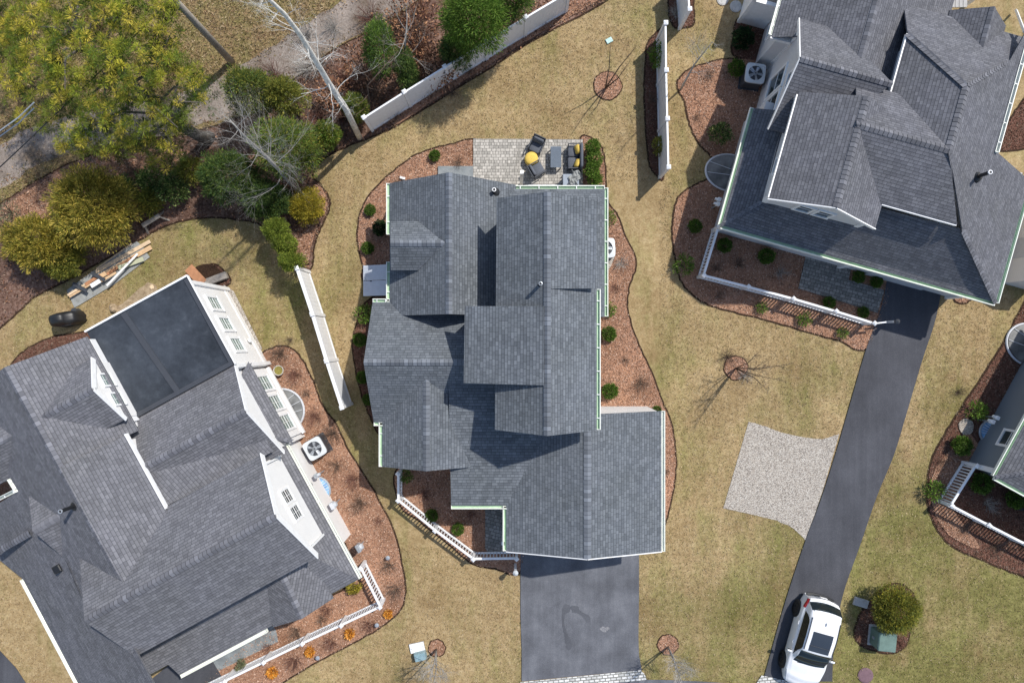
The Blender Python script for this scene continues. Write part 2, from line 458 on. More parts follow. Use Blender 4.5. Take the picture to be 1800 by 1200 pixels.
        me.update()
        o = bpy.data.objects.new(name, me)
        COL.objects.link(o)
        if parent: o.parent = parent
        return o

def parent_world(o):
    v = Vector((0, 0, 0))
    while o is not None:
        v += o.location; o = o.parent
    return v

def tag(o, label=None, cat=None, group=None, kind=None):
    if label: o["label"] = label
    if cat: o["category"] = cat
    if group: o["group"] = group
    if kind: o["kind"] = kind
    return o

def thing(name, label, cat, loc, group=None):
    o = bpy.data.objects.new(name, None)
    o.empty_display_size = 0.3
    o.location = (loc[0], loc[1], loc[2] if len(loc) > 2 else 0.0)
    COL.objects.link(o)
    return tag(o, label, cat, group)

def dup(o, loc=None, rz=0.0, sc=1.0, parent=None):
    c = o.copy(); COL.objects.link(c)
    if parent is not None: c.parent = parent
    if loc is not None: c.location = loc
    if rz: c.rotation_euler = (0, 0, rz)
    if sc != 1.0: c.scale = (sc, sc, sc)
    for ch in list(o.children):
        dup_child(ch, c)
    return c

def dup_child(ch, par):
    d = ch.copy(); COL.objects.link(d); d.parent = par
    for g in list(ch.children):
        e = g.copy(); COL.objects.link(e); e.parent = d
    return d

def smooth_curve(pts, closed=True, sub=6, jit=0.0, seed=1):
    r = random.Random(seed)
    n = len(pts); out = []
    for i in range(n if closed else n - 1):
        p0 = pts[(i - 1) % n] if closed or i > 0 else pts[i]
        p1 = pts[i]; p2 = pts[(i + 1) % n]
        p3 = pts[(i + 2) % n] if closed or i + 2 < n else p2
        for k in range(sub):
            t = k / sub
            x = []
            for a in range(2):
                x.append(0.5 * (2 * p1[a] + (p2[a] - p0[a]) * t + (2 * p0[a] - 5 * p1[a] + 4 * p2[a] - p3[a]) * t * t + (3 * p1[a] - p0[a] - 3 * p2[a] + p3[a]) * t ** 3))
            out.append((x[0] + r.uniform(-jit, jit), x[1] + r.uniform(-jit, jit)))
    if not closed: out.append(tuple(pts[-1][:2]))
    return out

def in_poly(pts, X, Y):
    """vectorised point in polygon (pixel coordinates)"""
    ins = np.zeros(len(X), bool)
    n = len(pts)
    for i in range(n):
        x1, y1 = pts[i][:2]; x2, y2 = pts[(i + 1) % n][:2]
        if y1 == y2: continue
        c_ = ((y1 > Y) != (y2 > Y)) & (X < (x2 - x1) * (Y - y1) / (y2 - y1) + x1)
        ins ^= c_
    return ins

# many small leaf faces as one mesh
def leaf_mesh(name, pos, dirs, L, W, cols, material, parent=None, flat=0.0):
    n = len(pos)
    d = dirs / np.maximum(np.linalg.norm(dirs, axis=1, keepdims=True), 1e-6)
    rnd = nrg.normal(size=(n, 3))
    s = np.cross(d, rnd); s /= np.maximum(np.linalg.norm(s, axis=1, keepdims=True), 1e-6)
    L = np.broadcast_to(np.asarray(L, float).reshape(-1, 1), (n, 1)); W = np.broadcast_to(np.asarray(W, float).reshape(-1, 1), (n, 1))
    v = np.empty((n, 4, 3))
    v[:, 0] = pos; v[:, 1] = pos + d * L * 0.55 + s * W * 0.5
    v[:, 2] = pos + d * L; v[:, 3] = pos + d * L * 0.55 - s * W * 0.5
    if parent is not None:
        v -= np.array(parent_world(parent))
    me = bpy.data.meshes.new(name)
    me.vertices.add(4 * n); me.vertices.foreach_set("co", v.astype(np.float32).ravel())
    me.loops.add(4 * n); me.loops.foreach_set("vertex_index", np.arange(4 * n, dtype=np.int32))
    me.polygons.add(n)
    me.polygons.foreach_set("loop_start", np.arange(0, 4 * n, 4, dtype=np.int32))
    me.polygons.foreach_set("loop_total", np.full(n, 4, dtype=np.int32))
    me.materials.append(MATS[material])
    me.update(calc_edges=True)
    at = me.color_attributes.new("Col", 'FLOAT_COLOR', 'POINT')
    arr = np.ones((n, 4, 4), np.float32); arr[:, :, :3] = cols[:, None, :]
    at.data.foreach_set("color", arr.ravel())
    o = bpy.data.objects.new(name, me); COL.objects.link(o)
    if parent is not None: o.parent = parent
    return o

def palette(n, cols, jitter=0.18):
    c = np.array(cols)[nrg.integers(0, len(cols), n)]
    return np.clip(c * (1 + nrg.normal(size=(n, 1)) * jitter), 0.002, 1)
# ------------------------------------------------------------------ ground
def flat(name, pts, material, z, kind='structure', parent=None, label=None):
    mb = MB(); mb.sheet([P(x, y, 0) for x, y in pts], z)
    o = mb.build(name, material, parent)
    if kind: o["kind"] = kind
    return o

mb = MB(); mb.poly([(-150, -150, 0), (150, -150, 0), (150, 150, 0), (-150, 150, 0)])
tag(mb.build("lawn", "lawn_grass"), kind='structure')

ZL = [0]
def nextz(base=0.0):
    """neighbouring sheets cycle through a few heights so that none that overlap share a plane"""
    ZL[0] += 1
    return base + 0.003 * (ZL[0] % 9)

NOGRASS = []         # pixel outlines where no lawn grass grows
BEDS = []
def bed(pts, material="mulch_bark", closed=True, sub=6, edge=True, smooth=True, name="mulch_bed"):
    c = smooth_curve(pts, True, sub, 0.9, len(BEDS) + 3) if smooth else pts
    if edge:
        w = MB(); z = 0.014 + 0.0011 * (len(BEDS) % 7)
        n = len(c)
        W = [P(x, y) for x, y in c]
        for s in range(n):
            p, q = W[s], W[(s + 1) % n]
            t = unit(q - p); nn = Vector((-t.y, t.x, 0)) * (0.05 if name == 'tree_ring' else 0.08)
            w.poly([Vector((a.x, a.y, z)) for a in (p - nn - t * .03, q - nn + t * .03, q + nn + t * .03, p + nn - t * .03)])
        # alternate the heights a touch so that neighbouring pieces never share a plane
        for i, f in enumerate(w.f):
            for k in f: w.v[k] = w.v[k] + Vector((0, 0, 0.0004 * (i % 3)))
        tag(w.build("bed_edge", "bed_soil"), kind='structure')
    z = (0.026 if edge else 0.05) + 0.0021 * (len(BEDS) % 7)
    flat(name, c, material, z)
    NOGRASS.append(c); BEDS.append((c, z, material))
    return c

# north-west: meadow, gravel track, wooded bed
MEADOW = [(-5000, -5000), (6000, -5000), (6000, -260), (1300, -160), (1010, -30), (900, 30), (760, 110), (640, 190), (560, 230), (470, 200), (380, 245), (300, 262), (180, 290), (90, 320), (0, 375), (-400, 600), (-5000, 900)]
flat("meadow", MEADOW, "meadow_grass", 0.004); NOGRASS.append(MEADOW)
tl = [(-300, 470), (-120, 372), (0, 292), (80, 250), (180, 222), (290, 205), (390, 172), (470, 128), (560, 66), (660, 8), (760, -50), (980, -190)]
tr = smooth_curve(tl, False, 5)
L_, R_ = [], []
for i, (x, y) in enumerate(tr):
    x2, y2 = tr[min(i + 1, len(tr) - 1)]; x1, y1 = tr[max(i - 1, 0)]
    d = math.hypot(x2 - x1, y2 - y1); nx, ny = -(y2 - y1) / d, (x2 - x1) / d
    w1 = 33 + rng.uniform(-4, 4); w2 = 33 + rng.uniform(-4, 4)
    L_.append((x + nx * w1, y + ny * w1)); R_.append((x - nx * w2, y - ny * w2))
TRACK = L_ + R_[::-1]
flat("gravel_track", TRACK, "track_gravel", 0.009); NOGRASS.append(TRACK)
WOODBED = bed([(-60, 395), (0, 360), (60, 322), (110, 295), (180, 268), (260, 247), (330, 237), (400, 215), (470, 190), (520, 140), (600, 82), (690, 40), (780, -20), (1000, -60), (1060, -20), (1066, 0), (960, 57), (880, 106),
               (760, 181), (690, 223), (640, 245), (590, 265), (560, 287), (548, 310), (562, 325), (576, 346), (578, 365), (565, 395), (552, 430), (546, 470), (528, 478), (505, 462), (482, 412), (455, 392), (420, 385),
               (380, 381), (330, 385), (285, 398), (245, 421), (180, 457), (120, 491), (65, 518), (37, 542), (0, 574), (-80, 620), (-130, 500)], "leaf_litter")
# sunlit red mulch inside the wooded bed
bed([(-20, 420), (0, 372), (60, 330), (120, 300), (200, 275), (300, 262), (345, 275), (330, 310), (250, 330), (120, 360), (60, 400)], edge=False)
bed([(545, 325), (565, 330), (574, 350), (574, 368), (560, 396), (548, 430), (542, 462), (520, 455), (515, 425), (528, 395), (535, 350)], edge=False)
bed([(700, 218), (770, 172), (880, 102), (960, 53), (1060, -4), (1040, -14), (900, 60), (760, 148), (690, 200)], edge=False)

# beds round the left house
bed([(20, 655), (45, 617), (100, 592), (170, 577), (330, 490), (372, 466), (396, 480), (400, 500), (330, 520), (200, 600), (100, 640)], "mulch_dark")
LBED = bed([(440, 650), (462, 622), (498, 609), (524, 624), (545, 660), (566, 712), (590, 746), (612, 792), (650, 852), (690, 932), (709, 1010), (711, 1045), (700, 1074), (662, 1104), (600, 1138), (540, 1170), (480, 1206),
            (390, 1240), (360, 1200), (450, 1120), (560, 1060), (620, 1000), (540, 800)])
flat("pebble_strip", [(394, 500), (412, 512), (430, 548), (462, 612), (452, 632), (436, 640), (400, 560)], "pebble_stone", nextz(0.07))
NOGRASS.append([(394, 500), (412, 512), (430, 548), (462, 612), (452, 632), (436, 640), (400, 560)])
bed([(-60, 820), (5, 826), (30, 850), (34, 866), (8, 880), (-60, 900)], edge=False)
flat("dug_soil", smooth_curve([(345, 470), (372, 464), (388, 476), (396, 492), (372, 504), (340, 492)], sub=4), "bed_soil", nextz(0.07))
flat("sandy_soil", smooth_curve([(232, 520), (262, 498), (280, 515), (250, 538), (215, 560), (205, 545)], sub=4, jit=2), "subfloor_dirt", nextz(0.07))
# beds round the middle house
bed([(840, 250), (790, 256), (740, 270), (700, 296), (655, 338), (636, 372), (630, 405), (632, 440), (640, 470), (642, 492), (690, 492), (700, 330), (840, 320)])
bed([(650, 528), (632, 556), (622, 600), (625, 640), (636, 690), (655, 738), (672, 768), (690, 760), (690, 535)], "mulch_dark")
bed([(1020, 246), (1046, 248), (1058, 266), (1063, 300), (1066, 352), (1085, 380), (1098, 415), (1117, 460), (1104, 507), (1102, 545), (1118, 598), (1142, 650), (1163, 706), (1178, 742), (1186, 790), (1186, 832), (1178, 882),
     (1164, 925), (1140, 925), (1020, 700), (1000, 400), (1020, 330)])
bed([(703, 820), (703, 884), (740, 915), (790, 955), (832, 989), (870, 997), (915, 1000), (915, 880), (800, 820)], edge=True)
flat("front_walk", [(853, 880), (853, 962), (857, 968), (905, 968), (905, 880)], "walk_paver", nextz(0.07))
NOGRASS.append([(640, 320), (1160, 320), (1160, 960), (700, 960), (640, 700)])
# fence bed
bed([(1168, 62), (1148, 66), (1138, 85), (1134, 140), (1135, 200), (1138, 250), (1144, 292), (1157, 309), (1166, 306), (1166, 200)], "mulch_dark")
bed([(1180, -40), (1176, 0), (1178, 30), (1186, 46), (1198, 48), (1216, 44), (1218, 20), (1212, -40)], "mulch_dark")
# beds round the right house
bed([(1300, 34), (1292, 60), (1288, 92), (1310, 104), (1345, 100), (1350, 30)], "mulch_dark")
bed([(1288, 105), (1252, 110), (1214, 122), (1195, 139), (1192, 155), (1204, 178), (1212, 214), (1225, 245), (1246, 270), (1265, 282), (1320, 260), (1360, 180), (1345, 110)])
bed([(1262, 306), (1241, 317), (1210, 333), (1192, 350), (1185, 378), (1183, 412), (1187, 450), (1197, 490), (1215, 514), (1245, 534), (1290, 547), (1350, 562), (1425, 584), (1475, 597), (1524, 609), (1560, 500), (1500, 460),
     (1400, 430), (1330, 400), (1330, 330)])
flat("entry_walk", [(1415, 450), (1402, 507), (1541, 550), (1553, 510), (1490, 492), (1496, 465)], "walk_paver", nextz(0.07))
bed([(1740, 262), (1758, 238), (1774, 214), (1790, 190), (1830, 150), (1860, 220), (1800, 260)], "mulch_dark")
bed([(1672, 512), (1682, 530), (1700, 530), (1708, 516), (1690, 506)])
# far right house bed
bed([(1830, 500), (1795, 545), (1766, 600), (1740, 642), (1700, 702), (1666, 756), (1641, 802), (1631, 850), (1632, 890), (1650, 932), (1680, 962), (1740, 988), (1800, 1012), (1900, 1050), (1960, 800), (1900, 550)], "mulch_dark")
bed([(1640, 830), (1636, 880), (1652, 922), (1684, 950), (1720, 962), (1700, 930), (1672, 890), (1690, 850), (1715, 815), (1725, 800), (1700, 760), (1670, 790)], edge=False)
flat("pebble_patch", smooth_curve([(1683, 745), (1694, 735), (1708, 742), (1706, 760), (1690, 762)], sub=4), "pebble_stone", nextz(0.07))
flat("pebble_patch", smooth_curve([(1070, 425), (1082, 436), (1076, 462), (1062, 480), (1060, 430)], sub=4), "pebble_stone", nextz(0.07))
# tree rings and the utility bed
def ring(cx, cy, r, material="mulch_bark"):
    return bed([(cx + r * math.cos(t) * rng.uniform(.97, 1.03), cy + r * math.sin(t) * rng.uniform(.97, 1.03)) for t in [i * math.pi / 6 for i in range(12)]], material, name="tree_ring", sub=3)
ring(1068, 151, 24); ring(1293, 646, 20); ring(1174, 1132, 17); ring(768, 1138, 14)
bed([(1572, 1026), (1545, 1040), (1528, 1058), (1512, 1080), (1503, 1108), (1508, 1126), (1522, 1136), (1560, 1146), (1585, 1138), (1596, 1118), (1608, 1060), (1595, 1034)], "mulch_dark")

# paved surfaces
DRIVE_M = [(915, 940), (915, 1000), (915, 1080), (917, 1140), (917, 1196), (1128, 1176), (1123, 1150), (1122, 1120), (1123, 1040), (1123, 940)]
dz = 0.048
drive = flat("driveway", DRIVE_M, "asphalt_grey", dz); NOGRASS.append(DRIVE_M)
flat("water_stain", smooth_curve([(992, 1061), (1002, 1064), (1001, 1074), (994, 1078), (992, 1092), (995, 1108), (1002, 1122), (1006, 1130), (1001, 1141), (995, 1136), (992, 1118), (988, 1098), (987, 1076)], sub=4, jit=.6), "asphalt_stain", dz + 0.004, parent=drive, kind=None)
flat("water_stain", smooth_curve([(1003, 1064), (1015, 1064), (1019, 1071), (1028, 1077), (1036, 1081), (1037, 1090), (1032, 1093), (1024, 1083), (1014, 1076), (1006, 1075)], sub=4, jit=.6), "asphalt_stain", dz + 0.004, parent=drive, kind=None)
flat("chalky_stain", smooth_curve([(1054, 1103), (1059, 1100), (1064, 1101), (1069, 1100), (1072, 1104), (1067, 1106), (1063, 1109), (1057, 1107)], sub=4, jit=1.0), "asphalt_dust", dz + 0.004, parent=drive, kind=None)
DRIVE_R = smooth_curve([(1562, 470), (1548, 540), (1522, 612), (1496, 700), (1470, 790), (1441, 880), (1414, 952), (1380, 1055), (1346, 1175), (1340, 1196)], False, 5) + \
          smooth_curve([(1462, 1196), (1466, 1120), (1482, 1040), (1510, 960), (1541, 870), (1570, 800), (1592, 728), (1621, 630), (1641, 570), (1652, 520), (1660, 470)], False, 5)
flat("driveway", DRIVE_R, "asphalt_dark", 0.052); NOGRASS.append(DRIVE_R)
DRIVE_L = [(330, 1140), (262, 1196), (250, 1260), (420, 1260), (398, 1198), (374, 1158)]
flat("driveway", DRIVE_L, "asphalt_dark", nextz(0.056)); NOGRASS.append(DRIVE_L)
flat("bluestone_walk", [(374, 1158), (384, 1178), (420, 1160), (490, 1126), (486, 1106), (470, 1090), (400, 1120)], "bluestone", nextz(0.056))
ROAD = [(-300, 900), (0, 1140), (30, 1172), (52, 1206), (140, 1330), (-300, 1400)]
flat("road", ROAD, "asphalt_dark", nextz(0.056)); NOGRASS.append(ROAD)
ROAD2 = smooth_curve([(700, 1222), (915, 1207), (1020, 1202), (1130, 1193), (1250, 1197), (1320, 1204), (1420, 1216), (1600, 1240), (1900, 1290)], False, 4) + [(1900, 1500), (700, 1500)]
flat("road", ROAD2, "asphalt_grey", 0.044); NOGRASS.append(ROAD2)
AP1 = [(914, 1197), (1126, 1176), (1132, 1182), (1137, 1193), (1020, 1203), (914, 1209)]
flat("cobble_apron", AP1, "cobble_block", nextz(0.056)); NOGRASS.append(AP1)
AP2 = [(1326, 1203), (1338, 1185), (1388, 1196), (1470, 1212), (1470, 1226), (1320, 1214)]
flat("cobble_apron", AP2, "cobble_block", nextz(0.056)); NOGRASS.append(AP2)
PAD = smooth_curve([(1316, 741), (1316, 741), (1340, 747), (1372, 759), (1412, 768), (1444, 771), (1462, 766), (1475, 762), (1475, 762)], False, 4, .5) + [(1447, 858), (1417, 948)] + smooth_curve([(1415, 948), (1396, 930), (1372, 917), (1340, 908), (1300, 899), (1271, 893)], False, 4, .7)
flat("gravel_pad", PAD, "pebble_stone", 0.02); NOGRASS.append(PAD)
PATIO = [(832, 245), (1024, 246), (1024, 335), (832, 335)]
mb = MB(); z = 0.09
a = [P(x, y) for x, y in PATIO]
mb.poly([Vector((p.x, p.y, z)) for p in a[::-1]])
for i in range(4):
    p, q = a[i], a[(i + 1) % 4]
    mb.poly([Vector((p.x, p.y, z)), Vector((q.x, q.y, z)), Vector((q.x, q.y, 0)), Vector((p.x, p.y, 0))])
tag(mb.build("patio", "patio_paver"), kind='structure'); NOGRASS.append(PATIO)
mb = MB(); mb.box(P(801, 303, 0) + Vector((0, 0, .06)), (1.55, .5, .12), bev=.02)
tag(mb.build("stone_landing", "bluestone"), kind='structure')
NOGRASS += [[(0, 650), (160, 575), (335, 485), (410, 500), (640, 1000), (400, 1200), (100, 1210), (30, 1010), (0, 1000)],
            [(1350, 0), (1800, 0), (1800, 300), (1750, 530), (1265, 395), (1330, 190)], [(1750, 840), (1715, 800), (1800, 640), (1900, 800)]]

# ------------------------------------------------------------------ houses
def ridge_caps(roof, p, q, nl, nr, base, seed=1, w=0.15):
    """overlapping cap shingles along the line p-q; nl and nr point down the two slopes"""
    p = Vector(p); q = Vector(q); L = (q - p).length
    d = unit(q - p); r = random.Random(seed)
    n = max(2, int(L / 0.165)); mb = MB(); cols = []
    nl = unit(nl) * w; nr = unit(nr) * w
    u = Vector((0, 0, 0.014))
    # dark strip under the caps, painting the butt shadow as lines between them
    for nn in (nl, nr):
        q4 = [p + u, q + u, q + u + nn * .97, p + u + nn * .97]
        mb.poly(q4 if nn is nr else q4[::-1])
    cols += [tuple(c * .5 for c in base)] * 8
    for i in range(n):
        s0 = p + d * (L * (i + .05) / n); s1 = p + d * (L * (i + .95) / n)
        t = r.choice((0.85, 0.95, 1.05, 1.15, 1.35)) * r.uniform(.95, 1.05)
        u0 = Vector((0, 0, 0.018)); u1 = Vector((0, 0, 0.03))
        for nn in (nl, nr):
            q4 = [s0 + u1, s1 + u0, s1 + u0 + nn, s0 + u1 + nn]
            mb.poly(q4 if nn is nr else q4[::-1])
        mb.poly([s0 + u1, s0 + u1 + nl, s0 + nl + u, s0 + u]); mb.poly([s0 + u1, s0 + u, s0 + nr + u, s0 + u1 + nr])
        cols += [tuple(c * t for c in base)] * 8 + [tuple(c * t * .5 for c in base)] * 8  # butt faces get their shade by a darker tone
    mb.col = cols
    return mb.build("ridge_cap", "ridge_shingle", roof)

BASECOL = {"shingle_blue_grey": (0.135, 0.148, 0.168), "shingle_violet_grey": (0.155, 0.157, 0.174), "shingle_dark_grey": (0.138, 0.14, 0.154)}

def roof_sheet(house, faces, material, th=0.07, name="roof", label=None):
    """roof planes (polygons counter-clockwise from above) with a real thickness"""
    mb = MB()
    for pts in faces:
        pts = [Vector(p) for p in pts]
        nrm = Vector((0, 0, 0))
        for i in range(1, len(pts) - 1):
            nrm += (pts[i] - pts[0]).cross(pts[i + 1] - pts[0])
        if nrm.z < 0: pts = pts[::-1]
        mb.poly(pts)
        low = [p - Vector((0, 0, th)) for p in pts]
        mb.poly(low[::-1])
        for i in range(len(pts)):
            j = (i + 1) % len(pts)
            mb.poly([pts[i], low[i], low[j], pts[j]])
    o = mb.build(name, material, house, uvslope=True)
    if label: o["label"] = label
    return o

def inset_h(p, to, d):
    """move p towards 'to' by the horizontal distance d along the straight line joining them"""
    v = Vector(to) - Vector(p); h = math.hypot(v.x, v.y)
    return Vector(p) + v * (d / h) if h > 1e-6 else Vector(p)

SEED = [100]
def gable(house, A, B, material, wallmat=None, z0=0.0, ov=0.28, caps=True, rake=None, ends=(1, 1), sides=(1, 1), fasc=None, th=0.07):
    """gabled block: A and B are (left eave, ridge, right eave) at its two ends"""
    A = [Vector(p) for p in A]; B = [Vector(p) for p in B]
    roof = roof_sheet(house, [(A[0], A[1], B[1], B[0]), (A[1], A[2], B[2], B[1])], material, th)
    if caps:
        SEED[0] += 1
        ridge_caps(roof, A[1], B[1], (A[0] - A[1]), (A[2] - A[1]), BASECOL[material], SEED[0])
    if wallmat:
        dn = Vector((0, 0, th + .01))
        def section(E, F):
            e = [inset_h(E[i], F[i], ov) - dn for i in range(3)]
            l = inset_h(e[0], e[1], ov); r = inset_h(e[2], e[1], ov)
            return l, e[1], r
        a = section(A, B); b_ = section(B, A)
        mb = MB()
        lo = lambda p: Vector((p.x, p.y, z0))
        if ends[0]: mb.poly([lo(a[0]), lo(a[2]), a[2], a[1], a[0]])
        if ends[1]: mb.poly([lo(b_[2]), lo(b_[0]), b_[0], b_[1], b_[2]])
        if sides[0]: mb.poly([lo(b_[0]), lo(a[0]), a[0], b_[0]])
        if sides[1]: mb.poly([lo(a[2]), lo(b_[2]), b_[2], a[2]])
        mb.build("wall", wallmat, house)
    for k, E in enumerate((A, B)):
        if rake and rake[k]:
            F = B if k == 0 else A
            out = unit(Vector((E[1] - F[1])).to_2d().to_3d()) * 0.022
            m2 = MB()
            w = rake[k]
            for e in (E[0], E[2]):
                p, q = e + out - Vector((0, 0, w / 2 + .004)), E[1] + out - Vector((0, 0, w / 2 + .004))
                m2.bar(p, q, 0.04, w, up=Vector((0, 0, 1)))
            m2.build("rake_board", "white_trim", house)
    return roof

def gutter(house, p, q, out, trough="gutter_reflection", straps=True, lip="gutter_white"):
    p = Vector(p); q = Vector(q); d = unit(q - p); out = unit(out)
    g = MB(); up = Vector((0, 0, 1))
    g.bar(p + out * .055 - up * .11, q + out * .055 - up * .11, 0.11, 0.02)
    g.bar(p + out * .006 - up * .06, q + out * .006 - up * .06, 0.012, 0.08)
    o = g.build("gutter", trough, house)
    l = MB()
    l.bar(p + out * .125 - up * .055, q + out * .125 - up * .055, 0.03, 0.13)
    for e, s in ((p, 1), (q, -1)):
        l.bar(e + d * s * .01 - up * .055, e + d * s * .01 + out * .112 - up * .055, 0.02, 0.09)
    l.build("gutter_lip", lip, o)
    if straps:
        L = (q - p).length; n = max(2, int(L / .75))
        for i in range(n):
            c = p + d * (L * (i + .5) / n)
            s_ = MB(); s_.bar(c - up * .012, c + out * .112 - up * .012, 0.03, 0.012)
            s_.build("gutter_strap", "white_trim", o)
    return o

def window(house, c, right, w, h, nrm, glass="window_glass", grid=(2, 2), trim=0.09, twin=False):
    """window in a wall: frame, glass pane and glazing bars"""
    c = Vector(c); R = unit(right); N = unit(nrm); U = Vector((0, 0, 1))
    f = MB()
    ax = (R, N, U)
    o = N * .03
    f.box(c + o + U * (h / 2 + trim / 2), (w + 2 * trim, .06, trim), ax)
    f.box(c + o - U * (h / 2 + trim / 2), (w + 2 * trim, .09, trim), ax)
    for s in (-1, 1):
        f.box(c + o + R * s * (w / 2 + trim / 2), (trim, .06, h), ax)
    fo = f.build("window", "white_trim", house)
    g = MB(); g.box(c + N * .012, (w, .012, h), ax)
    g.build("pane", glass, fo)
    b_ = MB()
    b_.box(c + N * .026, (w, .016, .03), ax)
    nx, ny = grid
    for i in range(1, nx): b_.box(c + N * .023 + R * (w * (i / nx - .5)), (.013, .012, h), ax)
    for i in range(1, ny * 2):
        if i == ny: continue
        b_.box(c + N * .022 + U * (h * (i / (ny * 2) - .5)), (w, .012, .013), ax)
    b_.build("glazing_bar", "white_trim", fo)
    return fo

def vent_pipe(house, base, h=0.55, r=0.06, material="black_plastic", cap="galvanised"):
    v = MB(); v.cyl(Vector(base) - Vector((0, 0, .1)), r, h + .1, 14)
    o = v.build("vent_pipe", material, house)
    f = MB(); f.lathe(base, [(r * 3, -.1), (r * 2.4, .0), (r * 1.3, .06), (r * 1.2, .12)], 14)
    f.build("flashing_boot", "black_plastic", o)
    c_ = MB(); c_.lathe(Vector(base) + Vector((0, 0, h - .02)), [(r * 1.12, 0), (r * 1.12, .045), (r * .75, .05), (r * .7, .01)], 14)
    c_.build("vent_rim", cap, o)
    return o

V = Vector
# ================= middle house =================
hm = thing("house", "middle house with blue grey shingle roofs, white gutters painted with a greenish reflection and a patio behind it", "house", (0, 0, 0))
SH = "shingle_blue_grey"
A0 = gable(hm, (P(685, 322, 2.7), P(789, 303, 4.44), P(907, 325, 2.7)), (P(685, 555, 2.7), P(789, 552, 4.44), P(907, 555, 2.7)), SH, "siding_grey")
gable(hm, (P(687, 475, 3.62), P(686, 427, 4.33), P(687, 389, 3.62)), (P(735, 475, 3.62), P(782, 427, 4.33), P(735, 389, 3.62)), SH, "siding_grey", z0=2.6, ends=(1, 0), ov=.2)
# upper storey
up = roof_sheet(hm, [(P(873, 348, 5.2), P(870, 755, 5.2), P(962, 766, 6.4), P(962, 337, 6.4)),
                     (P(962, 337, 6.4), P(962, 507, 6.4), P(1046, 507, 5.62), P(1050, 351, 5.62)),
                     (P(962, 507, 6.4), P(962, 766, 6.4), P(1049, 756, 5.2), P(1049, 507, 5.2))], SH)
ridge_caps(up, P(962, 337, 6.41), P(962, 766, 6.41), V((-1, 0, -.66)), V((1, 0, -.6)), BASECOL[SH], 5)
dorm = roof_sheet(hm, [(P(956, 538, 6.4), P(817, 538, 5.3), P(815, 673, 5.3), P(956, 677, 6.4))], SH)
w = MB()
def wallbox(mb, x0, x1, y0, y1, z0, z1, z1b=None):
    """box with a top that may slope from z1 at x0 to z1b at x1"""
    z1b = z1 if z1b is None else z1b
    c = [V((x0, y0, z0)), V((x1, y0, z0)), V((x1, y1, z0)), V((x0, y1, z0))]
    t = [V((x0, y0, z1)), V((x1, y0, z1b)), V((x1, y1, z1b)), V((x0, y1, z1))]
    mb.poly(c[::-1]); mb.poly(t)
    for i in range(4):
        j = (i + 1) % 4; mb.poly([c[i], c[j], t[j], t[i]])
wallbox(w, -.32, 1.22, -3.02, 4.88, 0, 5.28, 6.28)
wallbox(w, 1.222, 2.76, -3.02, 4.88, 0, 6.28, 5.24)
wallbox(w, 1.23, 2.765, 1.9, 4.885, 4.8, 6.29, 5.6)
wallbox(w, -1.45, 1.1, -1.3, 1.08, 2.9, 5.3, 6.25)
w.build("wall", "siding_grey", hm)
# lower roof skirt round the north-east corner
sk = roof_sheet(hm, [(P(898, 332, 2.7), P(1063, 332, 2.7), V((2.7, 4.9, 3.5)), V((-.2, 4.9, 3.5))),
                     (P(1063, 332, 2.7), P(1063, 557, 2.7), V((2.7, 1.0, 3.5)), V((2.7, 4.9, 3.5)))], SH)
w = MB(); wallbox(w, .1, 3.45, 1.1, 5.85, 0, 2.72); w.build("wall", "siding_grey", hm)
# west wing with two gables
gable(hm, (P(655, 531, 2.7), P(639, 637, 4.37), P(657, 742, 2.7)), (V((-.2, 1.59, 2.7)), V((-.2, -.79, 4.37)), V((-.2, -3.23, 2.7))), SH, "siding_grey", ends=(1, 0), sides=(0, 1))
gable(hm, (P(672, 820, 2.7), P(749, 828, 3.9), V((-1.2, -4.95, 2.85))), (V((-5.19, -1.4, 2.7)), V((-3.28, -1.4, 3.9)), V((-1.2, -1.4, 2.85))), SH, "siding_grey", ends=(1, 0), sides=(1, 0))
# low front slope and garage
fr = roof_sheet(hm, [(P(793, 888, 2.7), P(906, 888, 2.7), V((2.2, -5.6, 2.909)), V((2.2, -.8, 3.97)), V((-2.43, -.8, 3.97)))], SH)
w = MB(); wallbox(w, -2.2, .2, -6.2, -1.5, 0, 2.72); w.build("wall", "siding_grey", hm)
gable(hm, (P(890, 968.5, 2.7), P(1033, 982, 4.0), P(1163, 968.5, 2.7)), (V((-.23, -2.78, 2.7)), V((2.88, -2.78, 4.0)), V((5.98, -2.78, 2.7))), SH, "siding_white", ov=.06, rake=(0.1, 0))
# gutters
gutter(hm, P(685, 322, 2.7), P(685, 412, 2.7), V((-1, 0, 0)))
gutter(hm, P(685, 460, 2.7), P(685, 530, 2.7), V((-1, 0, 0)))
gutter(hm, P(655, 531, 2.7), P(685, 531, 2.7), V((0, 1, 0)))
gutter(hm, P(657, 742, 2.7), P(673, 742, 2.7), V((0, -1, 0)), straps=False)
gutter(hm, P(672, 742, 2.7), P(672, 820, 2.7), V((-1, 0, 0)))
gutter(hm, P(793, 888, 2.7), P(891, 888, 2.7), V((0, -1, 0)), straps=False)
gutter(hm, P(890, 889, 2.7), P(890, 968, 2.7), V((-1, 0, 0)), straps=False)
gutter(hm, P(1163, 722, 2.7), P(1163, 969, 2.7), V((1, 0, 0)), trough="gutter_white", straps=False)
gutter(hm, P(898, 332, 2.7), P(1063, 332, 2.7), V((0, 1, 0)))
gutter(hm, P(1063, 330, 2.7), P(1063, 556, 2.7), V((1, 0, 0)))
gutter(hm, P(1049, 508, 5.2), P(1049, 755, 5.2), V((1, 0, 0)))
vent_pipe(hm, P(949, 501, 6.12), .6, .06)
vent_pipe(hm, P(869, 337, 3.27), .35, .07, cap="white_trim")
